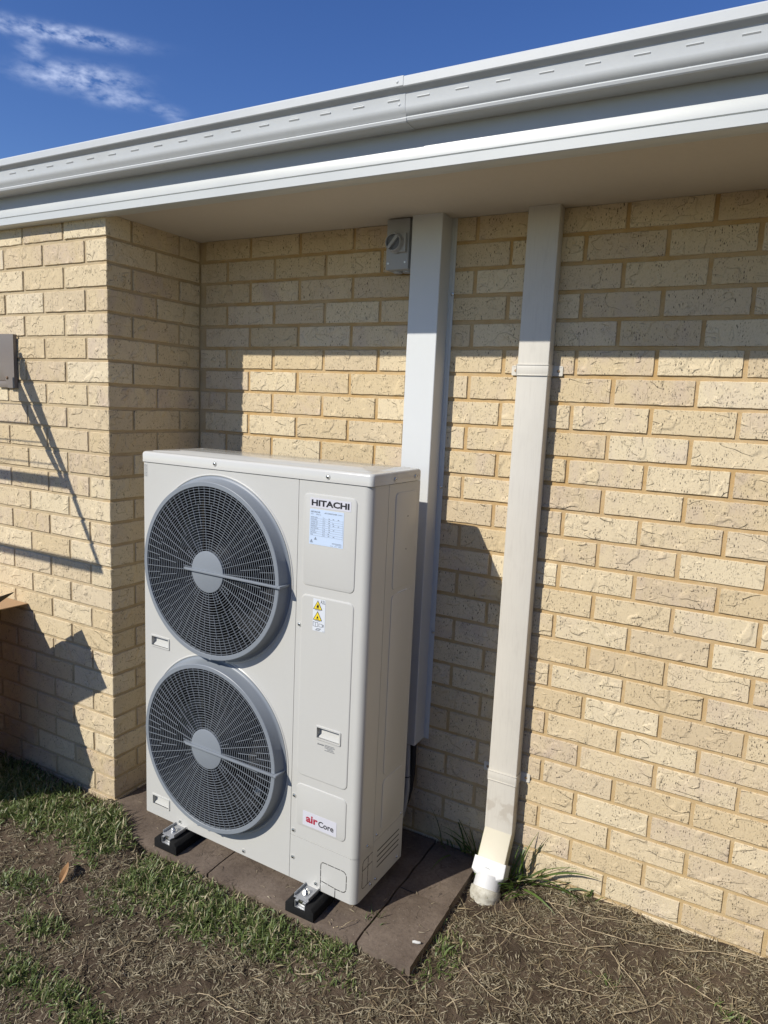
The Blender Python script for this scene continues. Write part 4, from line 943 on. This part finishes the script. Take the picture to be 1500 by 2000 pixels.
def blades(name, x, y, L, wd, lean, col, mat, curl=.6, flat=False, seg=4, z=None, az=None, lift=None, zb=0.):
    N = len(x); z = zground(x, y) if z is None else z; z = z + zb
    az = RNG.uniform(0, 2 * np.pi, N) if az is None else az
    t = np.linspace(0, 1, seg + 1)[None, :]
    th0 = lean[:, None]; th = th0 + curl * (t ** 1.3) * RNG.uniform(.3, 1.6, (N, 1))   # angle from vertical
    dl = L[:, None] / seg
    dx = np.sin(th) * dl; dz = np.cos(th) * dl
    rx = np.concatenate([np.zeros((N, 1)), np.cumsum(dx[:, :-1], 1)], 1); rz = np.concatenate([np.zeros((N, 1)), np.cumsum(dz[:, :-1], 1)], 1)
    if flat: rz = np.maximum(rz, 0)
    az2 = az[:, None] + RNG.normal(0, .35, (N, 1)) * t * (2.0 if flat else 1.)
    px = x[:, None] + rx * np.cos(az2); py = y[:, None] + rx * np.sin(az2); pz = z[:, None] + rz
    w_ = wd[:, None] * np.array([.75, 1., .9, .62, .06, .02, .02])[None, :seg + 1] if seg == 4 else wd[:, None] * np.interp(np.linspace(0, 1, seg + 1), [0, .25, .6, 1], [.8, 1, .8, .08])[None, :]
    sa = az2 + np.pi / 2 + RNG.normal(0, .25, (N, 1)); tw = RNG.normal(0, .5, (N, 1))
    ox, oy, oz = np.cos(sa) * w_ * .5 * np.cos(tw), np.sin(sa) * w_ * .5 * np.cos(tw), np.sin(tw) * w_ * .5 + 0 * sa
    # a shallow V section: centre line dropped
    A = np.stack([px - ox, py - oy, pz - oz], -1); B_ = np.stack([px + ox, py + oy, pz + oz], -1)
    V = np.stack([A, B_], 2).reshape(N, -1, 3)
    k = 2 * (seg + 1); base = (np.arange(N) * k)[:, None, None]
    q = np.array([[2 * i, 2 * i + 1, 2 * i + 3, 2 * i + 2] for i in range(seg)])[None]
    F = (base + q).reshape(-1, 4); V = V.reshape(-1, 3)
    me = bpy.data.meshes.new(name); me.vertices.add(len(V)); me.vertices.foreach_set('co', V.astype(np.float32).ravel())
    me.loops.add(F.size); me.loops.foreach_set('vertex_index', F.astype(np.int32).ravel()); me.polygons.add(len(F))
    me.polygons.foreach_set('loop_start', np.arange(0, F.size, 4, dtype=np.int32)); me.polygons.foreach_set('use_smooth', np.ones(len(F), dtype=bool))
    ca = me.color_attributes.new('tint', 'FLOAT_COLOR', 'POINT'); cc = np.concatenate([np.repeat(col, k, 0), np.ones((N * k, 1))], 1)
    ca.data.foreach_set('color', cc.astype(np.float32).ravel()); me.materials.append(mat); me.update(calc_edges=True)
    return me
def scatter(n, x0, x1, y0, y1, fn):
    x = RNG.uniform(x0, x1, n); y = RNG.uniform(y0, y1, n); p = fn(x, y); k = (RNG.random(n) < p) & ~inside_solid(x, y); return x[k], y[k]
def tints(n, a, b, extra=None, pe=0.):
    t = RNG.random((n, 1)); c = np.array(a)[None] * (1 - t) + np.array(b)[None] * t; c = c * RNG.uniform(.75, 1.25, (n, 1))
    if extra is not None: m_ = RNG.random(n) < pe; c[m_] = np.array(extra)[None] * RNG.uniform(.7, 1.2, (m_.sum(), 1))
    return c
def link_stuff(me, name, lab):
    o = bpy.data.objects.new(name, me); COL.objects.link(o); o['kind'] = 'stuff'; o['label'] = lab; return o
gx, gy = scatter(300000, -1.4, 2.7, -1.75, -.0, lambda x, y: np.clip(gmask(x, y) - .12, 0, 1) * np.where((y < -1.45) | (x < -.95), .35, 1.))
N = len(gx); gm = np.clip(gmask(gx, gy), 0, 1)
link_stuff(blades('grass', gx, gy, RNG.uniform(.018, .052, N) * (.45 + .65 * gm), RNG.uniform(.0026, .0054, N), np.abs(RNG.normal(.55, .55, N)), tints(N, (.075, .120, .030), (.195, .245, .080), (.46, .40, .24), .20), BLADE, 1.1), 'grass', 'short patchy green lawn grass round the slabs')
# a dense mat of small clippings and dead blades
def smask(x, y):
    g = gmask(x, y); n = vnoise(x, y, 7, 7.) * .42 + vnoise(x, y, 17, 2.) * .38 + vnoise(x, y, 43, 5.) * .2
    near_wall = np.clip(1 - np.abs(y + .03) / .10, 0, 1) * (x > 1.5)
    return np.clip(.40 + n + .7 * near_wall + .25 * np.exp(-((x - 1.0) / .5) ** 2 - ((y + .85) / .12) ** 2), .06, 1) * np.clip(1 - .55 * g, .15, 1)
sx_, sy_ = scatter(700000, -1.3, 3.28, -2.0, -.0, lambda x, y: smask(x, y) * .62 * np.where((x > 2.75) | (y < -1.55) | (x < -1.), .5, 1.))
N = len(sx_)
link_stuff(blades('dry_grass', sx_, sy_, RNG.uniform(.007, .028, N), RNG.uniform(.0012, .0030, N), np.clip(RNG.normal(1.30, .22, N), .5, 1.56), tints(N, (.26, .21, .135), (.50, .44, .31), (.15, .115, .075), .38), STRAW, .5, z=None, zb=.002), 'dry_grass', 'dead straw-coloured grass clippings scattered over the bare soil')
# longer dry stalks
sx_, sy_ = scatter(20000, -.9, 3.28, -1.9, -.0, lambda x, y: np.clip(smask(x, y), 0, 1) * np.where(x > 1.3, 1., .30)); N = len(sx_)
st_me = blades('dry_stalks', sx_, sy_, RNG.uniform(.025, .080, N), RNG.uniform(.0014, .0030, N), np.clip(RNG.normal(1.38, .12, N), .9, 1.56), tints(N, (.34, .26, .15), (.56, .46, .30), (.20, .14, .09), .30), STRAW, .28, seg=6, zb=.005)
link_stuff(st_me, 'dry_stalks', 'thin dry grass stalks lying on the soil near the wall')
ls_n = 150; lx = RNG.uniform(0, 1.35, ls_n); ly = -.59 + np.abs(RNG.normal(0, .16, ls_n)); ly = np.minimum(ly, -.05)
link_stuff(blades('slab_litter', lx, ly, RNG.uniform(.006, .026, ls_n), RNG.uniform(.0010, .0022, ls_n), np.clip(RNG.normal(1.42, .08, ls_n), 1.1, 1.56), tints(ls_n, (.28, .22, .14), (.50, .43, .30), (.12, .09, .06), .35), STRAW, .2, z=lx * 0 + .0035), 'slab_litter', 'bits of dead grass scattered on the brown slabs')
# trailing dead runners
rn = MB(); rr = random.Random(11)
runs = [((1.58, -.10), (1.95, -.06)), ((1.50, -.30), (1.86, -.20)), ((1.62, -.20), (1.47, -.50)), ((1.86, -.20), (2.02, -.45)), ((1.75, -.14), (2.30, -.06)), ((2.02, -.10), (2.32, -.045)), ((1.70, -.42), (1.90, -.36)), ((1.9, -.42), (2.05, -.30)), ((1.47, -.48), (1.62, -.56)), ((.66, -1.05), (.60, -.92)), ((.34, -.99), (.20, -.90)), ((.30, -.655), (.37, -.70)), ((1.00, -.62), (1.14, -.655)), ((1.10, -.60), (1.135, -.52)), ((1.62, -.10), (1.80, -.20)), ((2.0, -.2), (2.25, -.28)), ((1.52, -.16), (1.66, -.27)), ((.9, -.98), (1.1, -.93)), ((1.25, -.82), (1.45, -.70)), ((.62, -1.2), (.50, -1.0)), ((1.3, -.70), (1.40, -.62))]
for a, b in runs:
    pts = []; n = 9
    dx, dy = b[0] - a[0], b[1] - a[1]; ph = rr.uniform(0, 6)
    for i in range(n):
        t = i / (n - 1); s = math.sin(t * math.pi * 1.5 + ph) * .025; x = a[0] + dx * t - dy * s * 2; y = a[1] + dy * t + dx * s * 2
        zg = gheight(x, y) if not ((1.352 > x > -.02) and y > -.6) else 0.; pts.append((x, min(y, -.02), max(zg, -.04) + .006 + .010 * abs(math.sin(t * 5 + ph))))
    P = smooth_path(pts, 4); rn.tube([p + Vector((rr.gauss(0, .0008), rr.gauss(0, .0008), abs(rr.gauss(0, .001)))) for p in P], [.0009 * (1.3 - .6 * k / len(P)) * (1 + .6 * (k % 5 == 0)) for k in range(len(P))], 6)
o = rn.build('dry_runners', painted('runner_straw', (.40, .32, .20), .8, .3), None, smooth=60); o['kind'] = 'stuff'; o['label'] = 'long dead grass runners snaking over the soil'

# weed clumps: long arching blades
def weed(name, lab, spots, seed, group=None):
    rg = random.Random(seed); xs_, ys_, L, wd, ln_, az, zz_ = [], [], [], [], [], [], []
    for (cx, cy, n, r, l0, l1, a0, a1, le0, le1) in spots:
        for _ in range(n):
            xs_.append(cx + rg.gauss(0, r)); ys_.append(min(cy + rg.gauss(0, r * .5), -.012)); L.append(rg.uniform(l0, l1)); wd.append(rg.uniform(.0045, .0085) * min(1, L[-1] / .12 + .3)); ln_.append(rg.uniform(le0, le1)); az.append(R(rg.uniform(a0, a1))); zz_.append(-.02)
    A = [np.array(q) for q in (xs_, ys_, L, wd, ln_, az, zz_)]
    me = blades(name, A[0], A[1], A[2], A[3], A[4], tints(len(A[0]), (.045, .085, .015), (.10, .155, .035), (.25, .22, .10), .06), BLADE, .75, seg=7, z=A[5] * 0 - .015, az=A[5])
    o = bpy.data.objects.new(name, me); COL.objects.link(o); tag(o, lab, 'weed', group); return o
weed('weed_clump', 'tall green clump of strappy weeds between the downpipe foot and the brick wall', [(1.512, -.035, 9, .020, .14, .30, -100, 60, -.1, .5), (1.53, -.03, 8, .025, .10, .30, -25, 15, .5, 1.35), (1.50, -.06, 20, .026, .06, .16, -170, 60, .1, 1.3), (1.49, -.11, 12, .022, .05, .13, -170, 10, .3, 1.3)], 3, 'weeds by the wall')
weed('weed_clump', 'small sunlit weed leaning right along the wall base right of the downpipe', [(1.665, -.022, 10, .018, .05, .13, -40, 40, .3, 1.2), (1.72, -.02, 7, .015, .04, .10, -60, 60, .2, 1.1)], 5, 'weeds by the wall')
weed('weed_clump', 'shaded dark weed growing left of the downpipe behind the unit', [(1.33, -.022, 14, .022, .10, .24, 140, 260, .15, .9), (1.25, -.02, 12, .03, .06, .18, 120, 300, .2, 1.1), (1.372, -.09, 3, .004, .11, .15, 60, 120, .02, .2)], 8, 'weeds by the wall')
weed('weed_clump', 'small sprig of grass growing out of the joint between two slabs', [(1.174, -.47, 16, .010, .025, .060, 0, 360, .2, 1.2), (1.176, -.50, 10, .010, .02, .05, 0, 360, .3, 1.2)], 12)

# dry leaf, white fragment
zl = gheight(.17, -.84)
lf_ = MB(); n1, n2 = 13, 7; L = []
for i in range(n1):
    t = i / (n1 - 1); wdt = .016 * math.sin(math.pi * min(1, t * .92 + .05)) ** .7 * (1 - .25 * t) + .0006
    for j in range(n2):
        s = (j / (n2 - 1) - .5) * 2; tw_ = 1.5 * t - .5; fold = .55 * abs(s) * wdt
        px_, pz_ = s * wdt * .9, fold; L.append((px_ * math.cos(tw_) - pz_ * math.sin(tw_) + .010 * math.sin(t * 3), (t - .5) * .092, .012 + px_ * math.sin(tw_) + pz_ * math.cos(tw_) + .008 * math.sin(t * 3.1)))
lf_.add(L, [(i * n2 + j, i * n2 + j + 1, (i + 1) * n2 + j + 1, (i + 1) * n2 + j) for i in range(n1 - 1) for j in range(n2 - 1)])
o = lf_.build('dry_leaf', LEAFM, None, smooth=60, fix=False); o.location = (.175, -.845, zl + .008); o.rotation_euler = (R(8), R(-10), R(35)); tag(o, 'curled brown dead leaf lying in the patchy grass', 'leaf')
ch = MB(); ch.tube([(-.012, 0, .005), (-.006, .001, .0052), (.004, -.001, .005), (.012, 0, .0045)], [.0034, .0045, .0042, .003], 9)
o = ch.build('white_fragment', CHALK, None); o.location = (1.335, -.505, .0015); o.rotation_euler = (0, 0, R(25)); tag(o, 'small white chip lying on the outer corner slab', 'debris')
